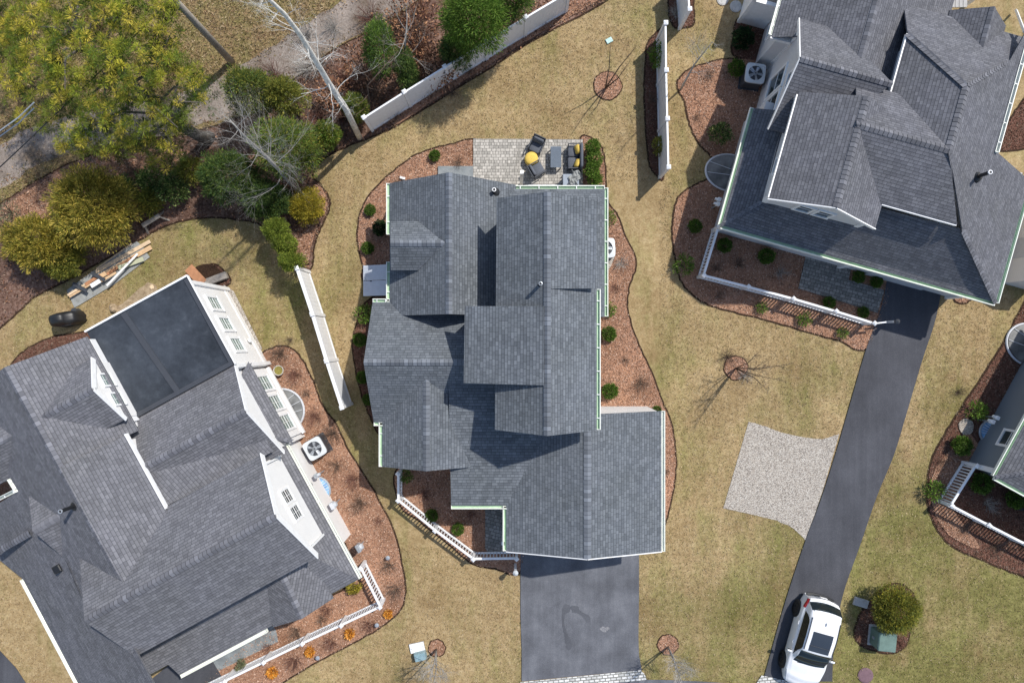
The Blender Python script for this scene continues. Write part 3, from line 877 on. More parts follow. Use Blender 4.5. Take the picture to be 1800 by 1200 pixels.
# garage door and porch post on the south front
d = MB(); c = V((2.88, -8.30, 1.1)); d.box(c, (4.6, .06, 2.2)); d.build("garage_door", "white_trim", hm)
pst = MB(); pst.box(V((-.35, -8.1, 1.3)), (.14, .14, 2.6)); pst.build("porch_post", "white_trim", hm)
tp = MB(); tp.box(P(908, 326, 0) + V((.2, 0, 1.2)), (.14, .14, 2.4)); tp.build("porch_post", "white_trim", hm)
st = MB(); st.box(P(955, 330, 0) + V((0, -.12, .12)), (1.5, .4, .24), bev=.02); st.build("step", "light_grey_paint", hm)

# cellar bulkhead
bk = thing("cellar_bulkhead", "pale grey metal cellar bulkhead hatch against the west wall of the middle house", "bulkhead", P(663, 494))
a0, a1 = P(641, 0).x, P(688, 0).x; y0, y1 = P(0, 521).y, P(0, 468).y
mb = MB()
for s, (ya, yb) in enumerate(((y0, (y0 + y1) / 2 - .012), ((y0 + y1) / 2 + .012, y1))):
    mb.poly([V((a0, ya, .28)), V((a1, ya, .75)), V((a1, yb, .75)), V((a0, yb, .28))])
    mb.poly([V((a0, ya, .24)), V((a0, yb, .24)), V((a1, yb, .71)), V((a1, ya, .71))])
    for (p, q) in (((a0, ya), (a1, ya)), ((a1, yb), (a0, yb)), ((a0, yb), (a0, ya))):
        zf = lambda x: .28 if x == a0 else .75
        mb.poly([V((p[0], p[1], zf(p[0]) - .04)), V((q[0], q[1], zf(q[0]) - .04)), V((q[0], q[1], zf(q[0]))), V((p[0], p[1], zf(p[0])))])
mb.build("hatch_door", "bulkhead_metal", bk)
mb = MB()
mb.poly([V((a0 + .04, y0 + .03, 0)), V((a1, y0 + .03, 0)), V((a1, y0 + .03, .7)), V((a0 + .04, y0 + .03, .24))])
mb.poly([V((a1, y1 - .03, 0)), V((a0 + .04, y1 - .03, 0)), V((a0 + .04, y1 - .03, .24)), V((a1, y1 - .03, .7))])
mb.poly([V((a0 + .04, y1 - .03, 0)), V((a0 + .04, y0 + .03, 0)), V((a0 + .04, y0 + .03, .24)), V((a0 + .04, y1 - .03, .24))])
mb.build("hatch_frame", "grey_board", bk)
mb = MB()
for k in range(9):
    for (ya, yb) in ((y0 + .06, (y0 + y1) / 2 - .05), ((y0 + y1) / 2 + .05, y1 - .06)):
        t = (k + .5) / 9; x = a0 + (a1 - a0) * t; zz = .28 + .47 * t + .006
        yk = ya + (yb - ya) * ((k + .5) / 9)
        mb.bar(V((a0 + .04, yk, .28 + .47 * .035 + .006)), V((a1 - .03, yk, .75 - .47 * .03 + .006)), .012, .012)
mb.build("hatch_rib", "bulkhead_metal", bk)
mb = MB(); mb.box(P(653, 494, .42) + V((0, 0, .01)), (.12, .03, .03)); mb.build("handle", "dark_metal", bk)

# ================= left house (turned) =================
hl = thing("house", "white clapboard house with a dark flat sunroom roof and white gable ends, at the left", "house", (0, 0, 0))
def LL(a, b_, z):
    return V((a * .481 + b_ * .877, -a * .877 + b_ * .481, z))
SV = "shingle_violet_grey"
LA = V((.481, -.877, 0)); LB = V((.877, .481, 0))
# front gable block
gable(hl, (LL(3.45, -10.0, 5.2), LL(1.35, -10.0, 6.6), LL(-.78, -10.0, 5.2)), (LL(3.45, -17.5, 5.2), LL(1.35, -17.45, 6.6), LL(-.78, -17.5, 5.2)), SV, "siding_white", rake=(.26, 0))
# main roof along the long ridge
def plane_on(p0, n, px, py):
    """point of the plane (p0, n) seen at a pixel of the survey photograph"""
    d = V(((px - 900) * K, (600 - py) * K, -H)); o = V((0, 0, H))
    t = (p0 - o).dot(n) / d.dot(n)
    return o + d * t
pw0 = LL(0, -15.9, 6.25); nw_ = (LL(0, -21.7, 2.7) - pw0).cross(LA)
if nw_.z < 0: nw_ = -nw_
W_ = lambda x, y: plane_on(pw0, nw_, x, y)
mr = roof_sheet(hl, [[LL(-7.7, -15.9, 6.25), LL(1.0, -15.9, 6.25), LL(1.0, -17.2, 5.454), LL(5.9, -17.2, 5.454)] + [W_(*q) for q in ((160, 1240), (137, 1200), (40, 1017), (-30, 960), (-60, 905), (0, 883), (32, 863), (18, 840), (-60, 872), (-60, 690))],
                     [LL(-7.7, -15.9, 6.25), LL(-7.72, -13.7, 4.75), LL(-3.76, -13.7, 4.75), LL(-3.76, -14.25, 5.125), LL(0, -14.25, 5.125), LL(0, -15.9, 6.25)]], SV)
ridge_caps(mr, LL(-7.7, -15.9, 6.25), LL(.5, -15.9, 6.25), -LB + V((0, 0, -.61)), LB + V((0, 0, -.6)), BASECOL[SV], 21)
# raised shed dormer on the east slope
rs = roof_sheet(hl, [(LL(-3.73, -15.88, 6.28), LL(-3.73, -13.9, 5.33), LL(-.4, -13.9, 5.33), LL(1.0, -15.88, 6.28))], SV, th=.05)
m2 = MB()
m2.bar(LL(-3.8, -13.875, 5.24), LL(-.72, -13.875, 5.24), .05, .2)
m2.build("fascia", "white_trim", hl)
w = MB()
def lbox(mb, a0, a1, b0, b1, z0, z00, z01):
    """wall block in the turned frame: top height z00 at b0 and z01 at b1"""
    c = [LL(a0, b0, z0), LL(a1, b0, z0), LL(a1, b1, z0), LL(a0, b1, z0)]
    t = [LL(a0, b0, z00), LL(a1, b0, z00), LL(a1, b1, z01), LL(a0, b1, z01)]
    mb.poly(c); mb.poly(t[::-1])
    for i in range(4):
        j = (i + 1) % 4; mb.poly([c[j], c[i], t[i], t[j]])
lbox(w, -3.6, 1.0, -15.8, -14.1, 3, 6.1, 5.25)
lbox(w, -7.45, .9, -18.7, -15.95, 0, 4.4, 6.1)
lbox(w, -2.3, .9, -21.4, -18.75, 0, 2.7, 4.3)
lbox(w, -7.45, -4.0, -15.9, -13.95, 0, 6.1, 4.75)
w.build("wall", "siding_white", hl)
# small gable facing the sunroom roof
gable(hl, (LL(-4.28, -13.7, 5.22), LL(-5.6, -13.7, 6.1), LL(-6.8, -13.7, 5.22)), (LL(-4.28, -15.0, 5.22), LL(-5.6, -15.75, 6.1), LL(-6.8, -15.0, 5.22)), SV, "siding_white", z0=3.9, ends=(1, 0), rake=(.2, 0), ov=.12)
for a in (-5.95, -5.15):
    window(hl, LL(a, -13.815, 4.78), LA, .42, .62, LB, grid=(2, 2), trim=.07)
# sunroom with flat membrane roof
sz = 4.0
sr = MB()
sr.poly([LL(-8.1, -14.02, sz), LL(-4.32, -14.02, sz + .02), LL(-4.32, -9.66, sz + .02), LL(-8.1, -9.66, sz)])
for i, (p, q) in enumerate((((-8.1, -14.02), (-4.32, -14.02)), ((-4.32, -14.02), (-4.32, -9.66)), ((-4.32, -9.66), (-8.1, -9.66)), ((-8.1, -9.66), (-8.1, -14.02)))):
    sr.poly([LL(*p, sz - .12), LL(*q, sz - .12), LL(*q, sz + (.02 if q[0] > -5 else 0)), LL(*p, sz + (.02 if p[0] > -5 else 0))])
flat_roof = sr.build("flat_roof", "membrane_roof", hl)
s2 = MB()
s2.bar(LL(-8.06, -12.45, sz + .025), LL(-4.34, -12.05, sz + .04), .22, .03)
s2.bar(LL(-4.4, -14.0, sz + .05), LL(-4.4, -9.7, sz + .05), .16, .05)
s2.bar(LL(-8.05, -9.75, sz + .03), LL(-4.4, -9.75, sz + .05), .14, .04)
s2.build("membrane_seam", "dark_metal", flat_roof)
s3 = MB()
for p, q, wd in ((LL(-8.13, -14.05, sz + .03), LL(-8.13, -9.62, sz + .03), .07), (LL(-8.13, -9.62, sz + .01), LL(-4.3, -9.62, sz + .03), .05), (LL(-7.7, -13.93, sz + .2), LL(-4.2, -13.93, sz + .2), .16)):
    s3.bar(p, q, wd, .12 if wd < .1 else .34)
s3.build("roof_edge_trim", "white_trim", flat_roof)
w = MB(); lbox(w, -7.95, -4.3, -13.9, -9.85, 0, 3.9, 3.9); w.build("wall", "siding_white", hl)
tb = MB()
tb.bar(LL(-7.98, -9.83, .0 + 1.9), LL(-7.98, -9.83, 3.9), .16, .16, up=LA); tb.bar(LL(-7.98, -9.83, 0), LL(-7.98, -9.83, 1.9), .16, .16, up=LA)
tb.bar(LL(-4.28, -9.82, 0), LL(-4.28, -9.82, 3.9), .2, .16, up=LA)
tb.bar(LL(-7.95, -9.83, 3.72), LL(-4.3, -9.83, 3.72), .05, .3)
tb.bar(LL(-7.95, -9.84, .35), LL(-4.3, -9.84, .35), .04, .3)
tb.build("corner_trim", "white_trim", hl)
for a in (-7.15, -6.2, -5.25):
    window(hl, LL(a, -9.85, 2.3), LA, .5, .95, LB, grid=(2, 2), trim=.12)
gm_ = MB(); gm_.cyl(LL(-5.4, -9.78, 1.0), .1, .12, 14, axis=LB); gm_.build("round_vent", "white_trim", hl)
# east gable over the bay
gable(hl, (LL(-.48, -9.72, 3.9), LL(-2.42, -9.72, 5.2), LL(-4.42, -9.72, 3.9)), (LL(-.48, -14.6, 3.9), LL(-2.42, -14.6, 5.2), LL(-4.42, -14.6, 3.9)), SV, "siding_white", ends=(1, 0), rake=(.2, 0), ov=.24)
cr = roof_sheet(hl, [(plane_on(V((0, 0, 5.0)), V((0, 0, 1)), 252, 818), plane_on(V((0, 0, 5.12)), V((0, 0, 1)), 288, 891), LL(-.7, -9.85, 4.35), LL(-1.2, -9.85, 4.38))], SV)
# bay window with its own little roof
by = MB(); lbox(by, -4.05, -.92, -10.4, -9.84, .35, 2.7, 2.7); bay = by.build("bay", "siding_white", hl)
br_ = roof_sheet(hl, [(LL(-4.25, -9.6, 2.76), LL(-.75, -9.6, 2.76), LL(-1.2, -10.02, 3.22), LL(-3.8, -10.02, 3.22)),
                      (LL(-.75, -9.6, 2.76), LL(-.75, -10.02, 2.8), LL(-1.2, -10.02, 3.22)), (LL(-4.25, -10.02, 2.8), LL(-4.25, -9.6, 2.76), LL(-3.8, -10.02, 3.22))], SV)
ridge_caps(br_, LL(-.75, -9.6, 2.77), LL(-1.2, -10.02, 3.23), LA + V((0, 0, -.4)), LB * .8 + V((0, 0, -.6)), BASECOL[SV], 31, .12)
ridge_caps(br_, LL(-4.25, -9.6, 2.77), LL(-3.8, -10.02, 3.23), -LA + V((0, 0, -.4)), LB * .8 + V((0, 0, -.6)), BASECOL[SV], 32, .12)
tb = MB(); tb.bar(LL(-4.1, -9.8, .42), LL(-.87, -9.8, .42), .1, .2); tb.build("bay_trim", "white_trim", bay); tb = MB(); tb.bar(LL(-4.1, -9.81, 2.55), LL(-.87, -9.81, 2.55), .06, .2); tb.build("bay_trim", "white_trim", bay)
for a in (-3.42, -2.5, -1.58):
    window(hl, LL(a, -9.84, 1.62), LA, .58, 1.15, LB, grid=(2, 2), trim=.1)
# front gable windows
for a in (1.02, 1.72):
    window(hl, LL(a, -10.28, 4.2), LA, .46, .8, LB, glass="window_dark", grid=(2, 2), trim=.09)
tb = MB()
for a in (-.42, 3.1): tb.bar(LL(a, -10.25, 3.0), LL(a, -10.25, 5.0), .16, .07, up=LA)
tb.build("corner_trim", "white_trim", hl)
# lower roof skirts on the east and south
lo = roof_sheet(hl, [(LL(-.86, -9.97, 2.6), LL(5.4, -9.97, 2.6), LL(2.9, -11.2, 3.75), LL(2.9, -10.45, 3.05), LL(-.86, -10.45, 3.05)),
                     (LL(5.4, -9.97, 2.6), LL(5.3, -18.1, 2.645), LL(4.66, -18.1, 2.94), LL(4.66, -19.85, 2.94), LL(2.9, -19.4, 3.75), LL(2.9, -11.2, 3.75))], SV)
rp = gable(hl, (plane_on(V((0, 0, 2.62)), V((0, 0, 1)), 480, 1102), plane_on(V((0, 0, 3.2)), V((0, 0, 1)), 531, 1087), plane_on(V((0, 0, 2.62)), V((0, 0, 1)), 586, 1051)),
           (LL(3.1, -13.05, 3.42), LL(3.1, -11.95, 3.95), LL(3.1, -10.9, 3.42)), SV, None, caps=True)
w = MB(); lbox(w, -.8, 4.0, -16.9, -10.26, 0, 2.6, 2.6); lbox(w, 3.9, 4.4, -21.2, -14.0, 0, 2.6, 2.6); w.build("wall", "siding_white", hl)
gutter(hl, LL(-.86, -9.97, 2.6), LL(5.4, -9.97, 2.6), LB, trough="gutter_white")
gutter(hl, LL(5.37, -14.2, 2.6), LL(5.31, -18.1, 2.64), LA, trough="gutter_white", straps=False)
gutter(hl, W_(40, 1017), W_(137, 1200), -LB, trough="gutter_white", straps=False)
gutter(hl, W_(18, 840), W_(32, 863), -LB, trough="gutter_white"); gutter(hl, W_(32, 863), W_(-40, 899), -LA, trough="gutter_white")
# west dormer wings
gable(hl, (plane_on(V((0, 0, 4.25)), V((0, 0, 1)), -30, 867), plane_on(V((0, 0, 5.25)), V((0, 0, 1)), -30, 793), plane_on(V((0, 0, 4.25)), V((0, 0, 1)), -60, 690)),
      (plane_on(V((0, 0, 4.25)), V((0, 0, 1)), 55, 820), plane_on(V((0, 0, 5.25)), V((0, 0, 1)), 52, 750), plane_on(V((0, 0, 4.25)), V((0, 0, 1)), 20, 655)), SV, "siding_white", z0=2, ends=(1, 0), ov=.2)
gable(hl, (LL(-1.05, -18.45, 4.7), LL(-2.33, -18.45, 5.36), LL(-3.6, -18.45, 4.7)), (LL(-1.05, -17.9, 4.75), LL(-2.33, -17.25, 5.36), LL(-3.6, -17.9, 4.75)), SV, "siding_white", z0=3, ends=(1, 0), ov=.12)
ridge_caps(mr, plane_on(V((0, 0, 4.2)), V((0, 0, 1)), 52, 937), plane_on(V((0, 0, 3.3)), V((0, 0, 1)), -10, 972), LA + V((0, 0, -.3)), -LA + V((0, 0, -.3)), BASECOL[SV], 41, .13)
ridge_caps(mr, W_(118, 985) + V((0, 0, .03)), W_(142, 1045) + V((0, 0, .03)), LA + V((0, 0, .01)), -LA + V((0, 0, .01)), BASECOL[SV], 42, .1)
ridge_caps(mr, LL(2.9, -19.42, 3.78), LL(4.66, -19.86, 2.97), LB + V((0, 0, -.2)), -LB + V((0, 0, -.4)), BASECOL[SV], 43, .13)
vent_pipe(hl, W_(131, 889), .75, .065)
bv = MB(); c = W_(104, 998); bv.box(c + V((0, 0, .08)), (.3, .3, .2), (LA, LB, V((0, 0, 1))), bev=.03); bv.build("roof_vent", "black_plastic", hl)
bv = MB(); bv.box(LL(1.2, -10.23, 1.5) + V((0, 0, 0)), (.12, .1, .12), (LA, LB, V((0, 0, 1)))); bv.build("hose_tap", "dark_metal", hl)

# ================= right house (turned) =================
hr = thing("house", "large house with dark grey hipped and gabled roofs and gutters painted with a greenish reflection at the upper right", "house", (0, 0, 0))
def RR(a, b_, z):
    return V((-a * .27 + b_ * .963, -a * .963 - b_ * .27, z))
RA = V((-.27, -.963, 0)); RB = V((.963, -.27, 0))
SD = "shingle_dark_grey"
# rear main ridge
mrr = roof_sheet(hr, [(RR(-21, 6.7, 2.7), RR(-14.5, 6.7, 2.7), RR(-14.5, 7.75, 3.42), RR(-9.0, 7.9, 3.52), RR(-8.8, 9.62, 4.7), RR(-21, 9.62, 4.7)),
                      (RR(-21, 9.62, 4.7), RR(-8.8, 9.62, 4.7), RR(-9.0, 13.4, 2.6), RR(-21, 13.4, 2.6))], SD)
ridge_caps(mrr, RR(-21, 9.62, 4.7), RR(-12.6, 9.62, 4.7), -RB + V((0, 0, -.68)), RB + V((0, 0, -.55)), BASECOL[SD], 50)
# gable facing west
gable(hr, (RR(-14.87, 7.28, 3.85), RR(-12.68, 7.28, 5.32), RR(-10.5, 7.28, 3.85)), (RR(-14.87, 9.0, 3.85), RR(-12.68, 10.75, 5.32), RR(-10.5, 9.0, 3.85)), SD, "siding_pale", ends=(1, 0), rake=(.14, 0))
# gable facing the drive
gable(hr, (RR(-7.63, 7.69, 4.84), RR(-7.63, 9.74, 5.95), RR(-7.63, 11.77, 4.84)), (RR(-11.7, 7.69, 4.84), RR(-11.7, 9.74, 5.95), RR(-11.7, 11.77, 4.84)), SD, "siding_pale", ends=(1, 0), rake=(.14, 0), ov=.22)
# ridge across the front, and the hip
KX = RR(-8.56, 15.06, 4.55)
RZ, RB0 = 6.0, 12.98
fr2 = roof_sheet(hr, [(RR(-10.64, 9.6, RZ), RR(-8.555, 11.6, 4.9), RR(-8.555, 14.6, 4.9), RR(-10.64, RB0, RZ)),
                      (RR(-10.64, 9.6, RZ), RR(-10.64, RB0, RZ), RR(-12.6, RB0, 4.9), RR(-12.6, 9.6, 4.9)),
                      (RR(-10.64, RB0, RZ), RR(-8.555, 14.8, 4.86), KX, RR(-6.72, 18.2, 2.7), RR(-11.77, 18.2, 2.7), RR(-11.77, 15.59, 4.37), RR(-17.0, 15.59, 4.37), RR(-14.96, 14.9, 4.8), RR(-12.96, RB0, RZ)),
                      (RR(-12.96, RB0, RZ), RR(-10.5, RB0, RZ), RR(-10.5, 11.02, 4.76), RR(-14.9, 11.02, 4.76)),
                      (RR(-12.96, RB0, RZ), RR(-14.9, 11.02, 4.76), RR(-16.6, 11.02, 3.7), RR(-16.6, 16.5, 3.7))], SD)
dwn = V((0, 0, -.6))
ridge_caps(fr2, RR(-10.64, 9.75, RZ), RR(-10.64, RB0, RZ), RA + dwn, -RA + dwn, BASECOL[SD], 51)
ridge_caps(fr2, RR(-10.64, RB0, RZ), RR(-12.96, RB0, RZ), RB + dwn, -RB + dwn, BASECOL[SD], 52)
ridge_caps(fr2, RR(-12.96, RB0, RZ), RR(-14.9, 11.02, 4.76), -RA - RB * .4 + dwn * .5, RA * .7 - RB + dwn * .4, BASECOL[SD], 53)
ridge_caps(fr2, RR(-12.96, RB0, RZ), RR(-14.7, 14.7, 4.92), -RA + dwn * .6, RB + dwn * .6, BASECOL[SD], 54, .12)
ridge_caps(fr2, RR(-10.64, RB0, RZ), KX, RB * .9 - RA * .3 + dwn * .7, RA + dwn * .2, BASECOL[SD], 55, .13)
ridge_caps(fr2, KX, RR(-6.72, 18.2, 2.71), RB * .9 - RA * .3 + dwn * .7, RA - RB * .3 + dwn * .4, BASECOL[SD], 56, .13)
gable(hr, (RR(-16.9, 12.85, 3.6), RR(-16.9, 13.97, 4.5), RR(-16.9, 15.1, 3.6)), (RR(-14.6, 12.85, 3.6), RR(-15.0, 13.97, 4.5), RR(-14.6, 15.1, 3.6)), SD, "siding_pale", z0=1, ends=(1, 0), ov=.15)
# lower front roof wrapping the south-west corner
HP = P(1341, 354, 3.42)
lowr = roof_sheet(hr, [(P(1268, 396, 2.7), RR(-6.72, 18.2, 2.7), KX, RR(-8.6, 11.5, 4.2), RR(-7.9, 8.4, 3.65), HP),
                       (P(1325, 190, 2.7), P(1268, 396, 2.7), HP, RR(-11.6, 8.15, 3.3))], SD)
ridge_caps(lowr, P(1268, 396, 2.71), HP, RA - RB * .2 + V((0, 0, -.5)), -RB + V((0, 0, -.45)), BASECOL[SD], 57, .13)
w = MB()
def rbox(mb, a0, a1, b0, b1, z0, z1):
    c = [RR(a0, b0, z0), RR(a1, b0, z0), RR(a1, b1, z0), RR(a0, b1, z0)]
    t = [p + V((0, 0, z1 - z0)) for p in c]
    mb.poly(c); mb.poly(t[::-1])
    for i in range(4):
        j = (i + 1) % 4; mb.poly([c[j], c[i], t[i], t[j]])
rbox(w, -12.0, -7.05, 7.2, 17.85, 0, 2.68)
rbox(w, -10.5, -8.72, 11.6, 14.2, 2.6, 4.8)
rbox(w, -14.7, -9.4, 11.28, 13.6, 2.0, 4.6)
rbox(w, -20.9, -14.55, 6.98, 9.6, 0, 2.75)
w.build("wall", "siding_pale", hr)
gutter(hr, P(1325, 190, 2.7), P(1268, 396, 2.7), -RB, straps=False)
gutter(hr, P(1268, 396, 2.7), RR(-6.72, 18.2, 2.7), RA, straps=False)
gutter(hr, RR(-6.72, 18.2, 2.7), RR(-11.7, 18.2, 2.7), RB, straps=False)
gutter(hr, RR(-11.7, 15.48, 4.5), RR(-17.0, 15.48, 4.5), RB, trough="gutter_white")
gutter(hr, RR(-11.7, 18.2, 2.7), RR(-11.7, 15.5, 2.8), -RA, straps=False)
gutter(hr, RR(-21, 6.7, 2.7), RR(-14.6, 6.7, 2.7), -RB, trough="gutter_white")
tr_ = MB()
tr_.bar(RR(-8.53, 11.75, 4.81), RR(-8.53, 14.6, 4.81), .04, .12)
tr_.build('fascia', 'white_trim', hr); tr_ = MB(); tr_.bar(RR(-7.66, 7.67, 4.77), RR(-11.6, 7.67, 4.77), .05, .14); tr_.build('fascia', 'white_trim', hr); tr_ = MB()
tr_.bar(RR(-10.5, 11.0, 4.69), RR(-14.9, 11.0, 4.69), .05, .14); tr_.build('fascia', 'white_trim', hr); tr_ = MB()
tr_.bar(RR(-14.5, 6.68, 2.62), RR(-14.5, 7.5, 2.68), .08, .16)
tr_.build("fascia", "white_trim", hr)
tr_ = MB()
for a, b_, z0, z1 in ((-7.88, 7.93, 3.6, 4.7), (-7.88, 11.55, 3.6, 4.7), (-8.68, 14.2, 4.0, 4.8), (-7.02, 7.2, 0, 2.6), (-7.02, 17.85, 0, 2.6), (-7.02, 12.9, 0, 2.6), (-14.6, 7.56, 0, 3.8)):
    tr_ = MB(); tr_.bar(RR(a, b_, z0), RR(a, b_, z1), .16, .16, up=RA); tr_.build("corner_trim", "white_trim", hr)
for b_ in (9.3, 10.05):
    window(hr, RR(-7.85, b_, 4.13), RB, .5, .6, RA, glass="window_dark", grid=(1, 1), trim=.1)
window(hr, RR(-9.15, 7.91, 4.2), RA, .55, .6, -RB, glass="window_dark", grid=(1, 1), trim=.08)
for a in (-13.1, -12.05):
    window(hr, RR(a, 7.56, 2.1), RA, .8, 1.6, -RB, glass="window_dark", grid=(1, 1), trim=.1)
window(hr, RR(-12.55, 7.56, 4.0), RA, .5, .7, -RB, glass="window_dark", grid=(1, 1), trim=.08)
for a in (-17.3, -15.6):
    window(hr, RR(a, 6.98, 1.5), RA, .55, 1.1, -RB, glass="window_dark", grid=(1, 1), trim=.08)
gd = MB(); gd.box(RR(-7.03, 15.35, 1.1), (2.6, .06, 2.2), (RB, RA, V((0, 0, 1)))); gd.build("garage_door", "light_grey_paint", hr)
vent_pipe(hr, RR(-10.52, 14.95, 4.74), .65, .07, cap="white_trim")
cs = MB(); cs.box(RR(-6.98, 9.3, 1.9), (1.3, .08, .14), (RB, RA, V((0, 0, 1)))); cs.build("porch_beam", "white_trim", hr)
# white board rear deck screen of the right house
dk = thing("screened_porch", "white boarded porch box with dark inside at the upper left of the right house", "porch", RR(-16.6, 6.2, 0))
mb = MB()
mb.bar(RR(-16.2, 5.8, .95), RR(-16.2, 6.95, .95), .08, 1.9); mb.bar(RR(-16.2, 5.8, .95), RR(-18.6, 5.8, .95), .08, 1.9)
mb.build("screen_panel", "white_vinyl", dk)
mb = MB(); mb.bar(RR(-16.2, 5.75, 1.95), RR(-16.2, 7.0, 1.95), .16, .08); mb.bar(RR(-16.28, 5.8, 1.95), RR(-18.6, 5.8, 1.95), .16, .08); mb.build("top_rail", "white_trim", dk)
mb = MB(); mb.bar(RR(-16.2, 5.8, 0), RR(-16.2, 5.8, 2.12), .16, .16, up=RA); mb.build("post", "white_trim", dk)
mb = MB(); rbox(mb, -18.6, -16.3, 5.9, 6.9, 0, 1.2); mb.build("deck_floor", "weathered_wood", dk)
dk2 = thing("rear_deck", "pale grey boarded deck at the top edge of the photo behind the right house", "deck", P(1665, -10))
mb = MB()
for i in range(9):
    mb.box(P(1640 + i * 7, -14, 1.4), (.145, 1.3, .04))
mb.build("deck_board", "concrete", dk2)
mb = MB(); mb.box(P(1668, -14, 1.3), (1.5, 1.25, .1)); mb.build("deck_frame", "weathered_wood", dk2)
mb = MB()
for x in (1639, 1696): mb.bar(P(x, 10, 0), P(x, 10, 0) + V((0, 0, 1.35)), .12, .12, up=RA)
mb.build("post", "white_trim", dk2)

# ================= far right house =================
hf = thing("house", "blue grey clapboard house cut off by the right edge of the photo", "house", P(1810, 800))
FA = V((-.48, -.877, 0)); FB = V((.877, -.48, 0))
c0 = P(1750, 838, 2.35); 
n1 = c0 - FA * 8 ; 
ed = c0 + FB * 8
rf = roof_sheet(hf, [(c0, c0 + FB * 9, c0 + FB * 6 - FA * 3 + V((0, 0, 1.8)), c0 + FB * 3 - FA * 3 + V((0, 0, 1.8))), (c0, c0 + FB * 3 - FA * 3 + V((0, 0, 1.8)), c0 + FB * 3 - FA * 8 + V((0, 0, 1.8)), c0 - FA * 8)], "shingle_dark_grey")
ridge_caps(rf, c0 + V((0, 0, .02)), c0 + FB * 3 - FA * 3 + V((0, 0, 1.82)), FA + V((0, 0, -.4)), -FB + V((0, 0, -.4)), BASECOL[SD], 61)
w = MB()
b0 = c0 + FB * .28 - FA * .3
w.poly([V((b0.x, b0.y, 0)), V((b0.x, b0.y, 2.3)), b0 - FA * 8 + V((0, 0, -.05)), V((b0 - FA * 8).to_2d().to_3d())][::1])
w.poly([V((b0.x, b0.y, 0)), V((b0 + FB * 8).to_2d().to_3d()), b0 + FB * 8 - V((0, 0, .05)), V((b0.x, b0.y, 2.3))])
w.build("wall", "siding_blue", hf)
gutter(hf, c0, c0 - FA * 8, -FB, straps=False); gutter(hf, c0, c0 + FB * 8, FA, straps=False)
window(hf, b0 - FA * 1.5 + V((0, 0, -.75)), FA, .6, .8, -FB, glass="window_dark", grid=(1, 1), trim=.1)
tr_ = MB(); tr_.bar(V((b0.x, b0.y, 0)), V((b0.x, b0.y, 2.25)), .18, .18, up=FA); tr_.build("corner_trim", "white_trim", hf)
# ------------------------------------------------------------------ fences and railings
def fence(name, label, tops, h, group, closed_caps=True, panel="white_vinyl", wide=.07):
    pts = [P(x, y, h) for x, y in tops]
    t = thing(name, label, "fence", (pts[0].x, pts[0].y), group)
    for i, p in enumerate(pts):
        d = unit(pts[min(i + 1, len(pts) - 1)] - pts[max(i - 1, 0)])
        m_ = MB(); m_.bar(V((p.x, p.y, 0)), p + V((0, 0, .03)), .13, .13, up=d)
        po = m_.build("post", "white_vinyl", t)
        m_ = MB()
        s = Vector((-d.y, d.x, 0)); ax = (d, s, V((0, 0, 1)))
        m_.box(p + V((0, 0, .05)), (.18, .18, .045), ax); n = len(m_.v)
        b4 = [p + d * x * .09 + s * y * .09 + V((0, 0, .073)) for x, y in ((-1, -1), (1, -1), (1, 1), (-1, 1))]
        ap = p + V((0, 0, .12))
        for k in range(4): m_.poly([b4[k], b4[(k + 1) % 4], ap])
        m_.build("post_cap", "white_vinyl", po)
    for i in range(len(pts) - 1):
        p, q = pts[i], pts[i + 1]; d = unit(q - p)
        a, b_ = p + d * .07, q - d * .07
        m_ = MB()
        L = (b_ - a).length; n = max(3, int(L / .16)); side = V((-d.y, d.x, 0))
        # tongue-and-groove boards of one panel, joined by a thin web
        m_.bar(V((a.x, a.y, h / 2)), V((b_.x, b_.y, h / 2)), .02, h - .25)
        for k in range(n):
            c = a + d * (L * (k + .5) / n)
            m_.box(V((c.x, c.y, h / 2)), (L / n - .012, .034, h - .26), (d, side, V((0, 0, 1))))
        m_.build("panel", panel, t)
        m_ = MB(); m_.bar(a - V((0, 0, .06)), b_ - V((0, 0, .06)), wide, .12); m_.build("top_rail", "white_vinyl", t)
        m_ = MB(); m_.bar(V((a.x, a.y, .12)), V((b_.x, b_.y, .12)), .07, .14); m_.build("bottom_rail", "white_vinyl", t)
    return t

G = "white vinyl privacy fences"
fence("privacy_fence", "long slanting white vinyl fence between the wooded strip and the back lawn", [(640, 207), (711, 162), (782, 118), (853, 74), (924, 31), (1000, -14)], 1.75, G)
fence("privacy_fence", "straight north-south white vinyl fence between the middle and right back lawns", [(1170, 41), (1171, 124), (1173, 209), (1175, 294)], 1.75, G)
fence("privacy_fence", "short white vinyl fence end at the top edge, beside bare shrubs", [(1212, 17), (1206, -60)], 1.75, G)
fence("privacy_fence", "white vinyl fence slanting between the left house and the middle house", [(522, 471), (549, 552), (574, 634), (601, 716)], 1.75, G, wide=.14)

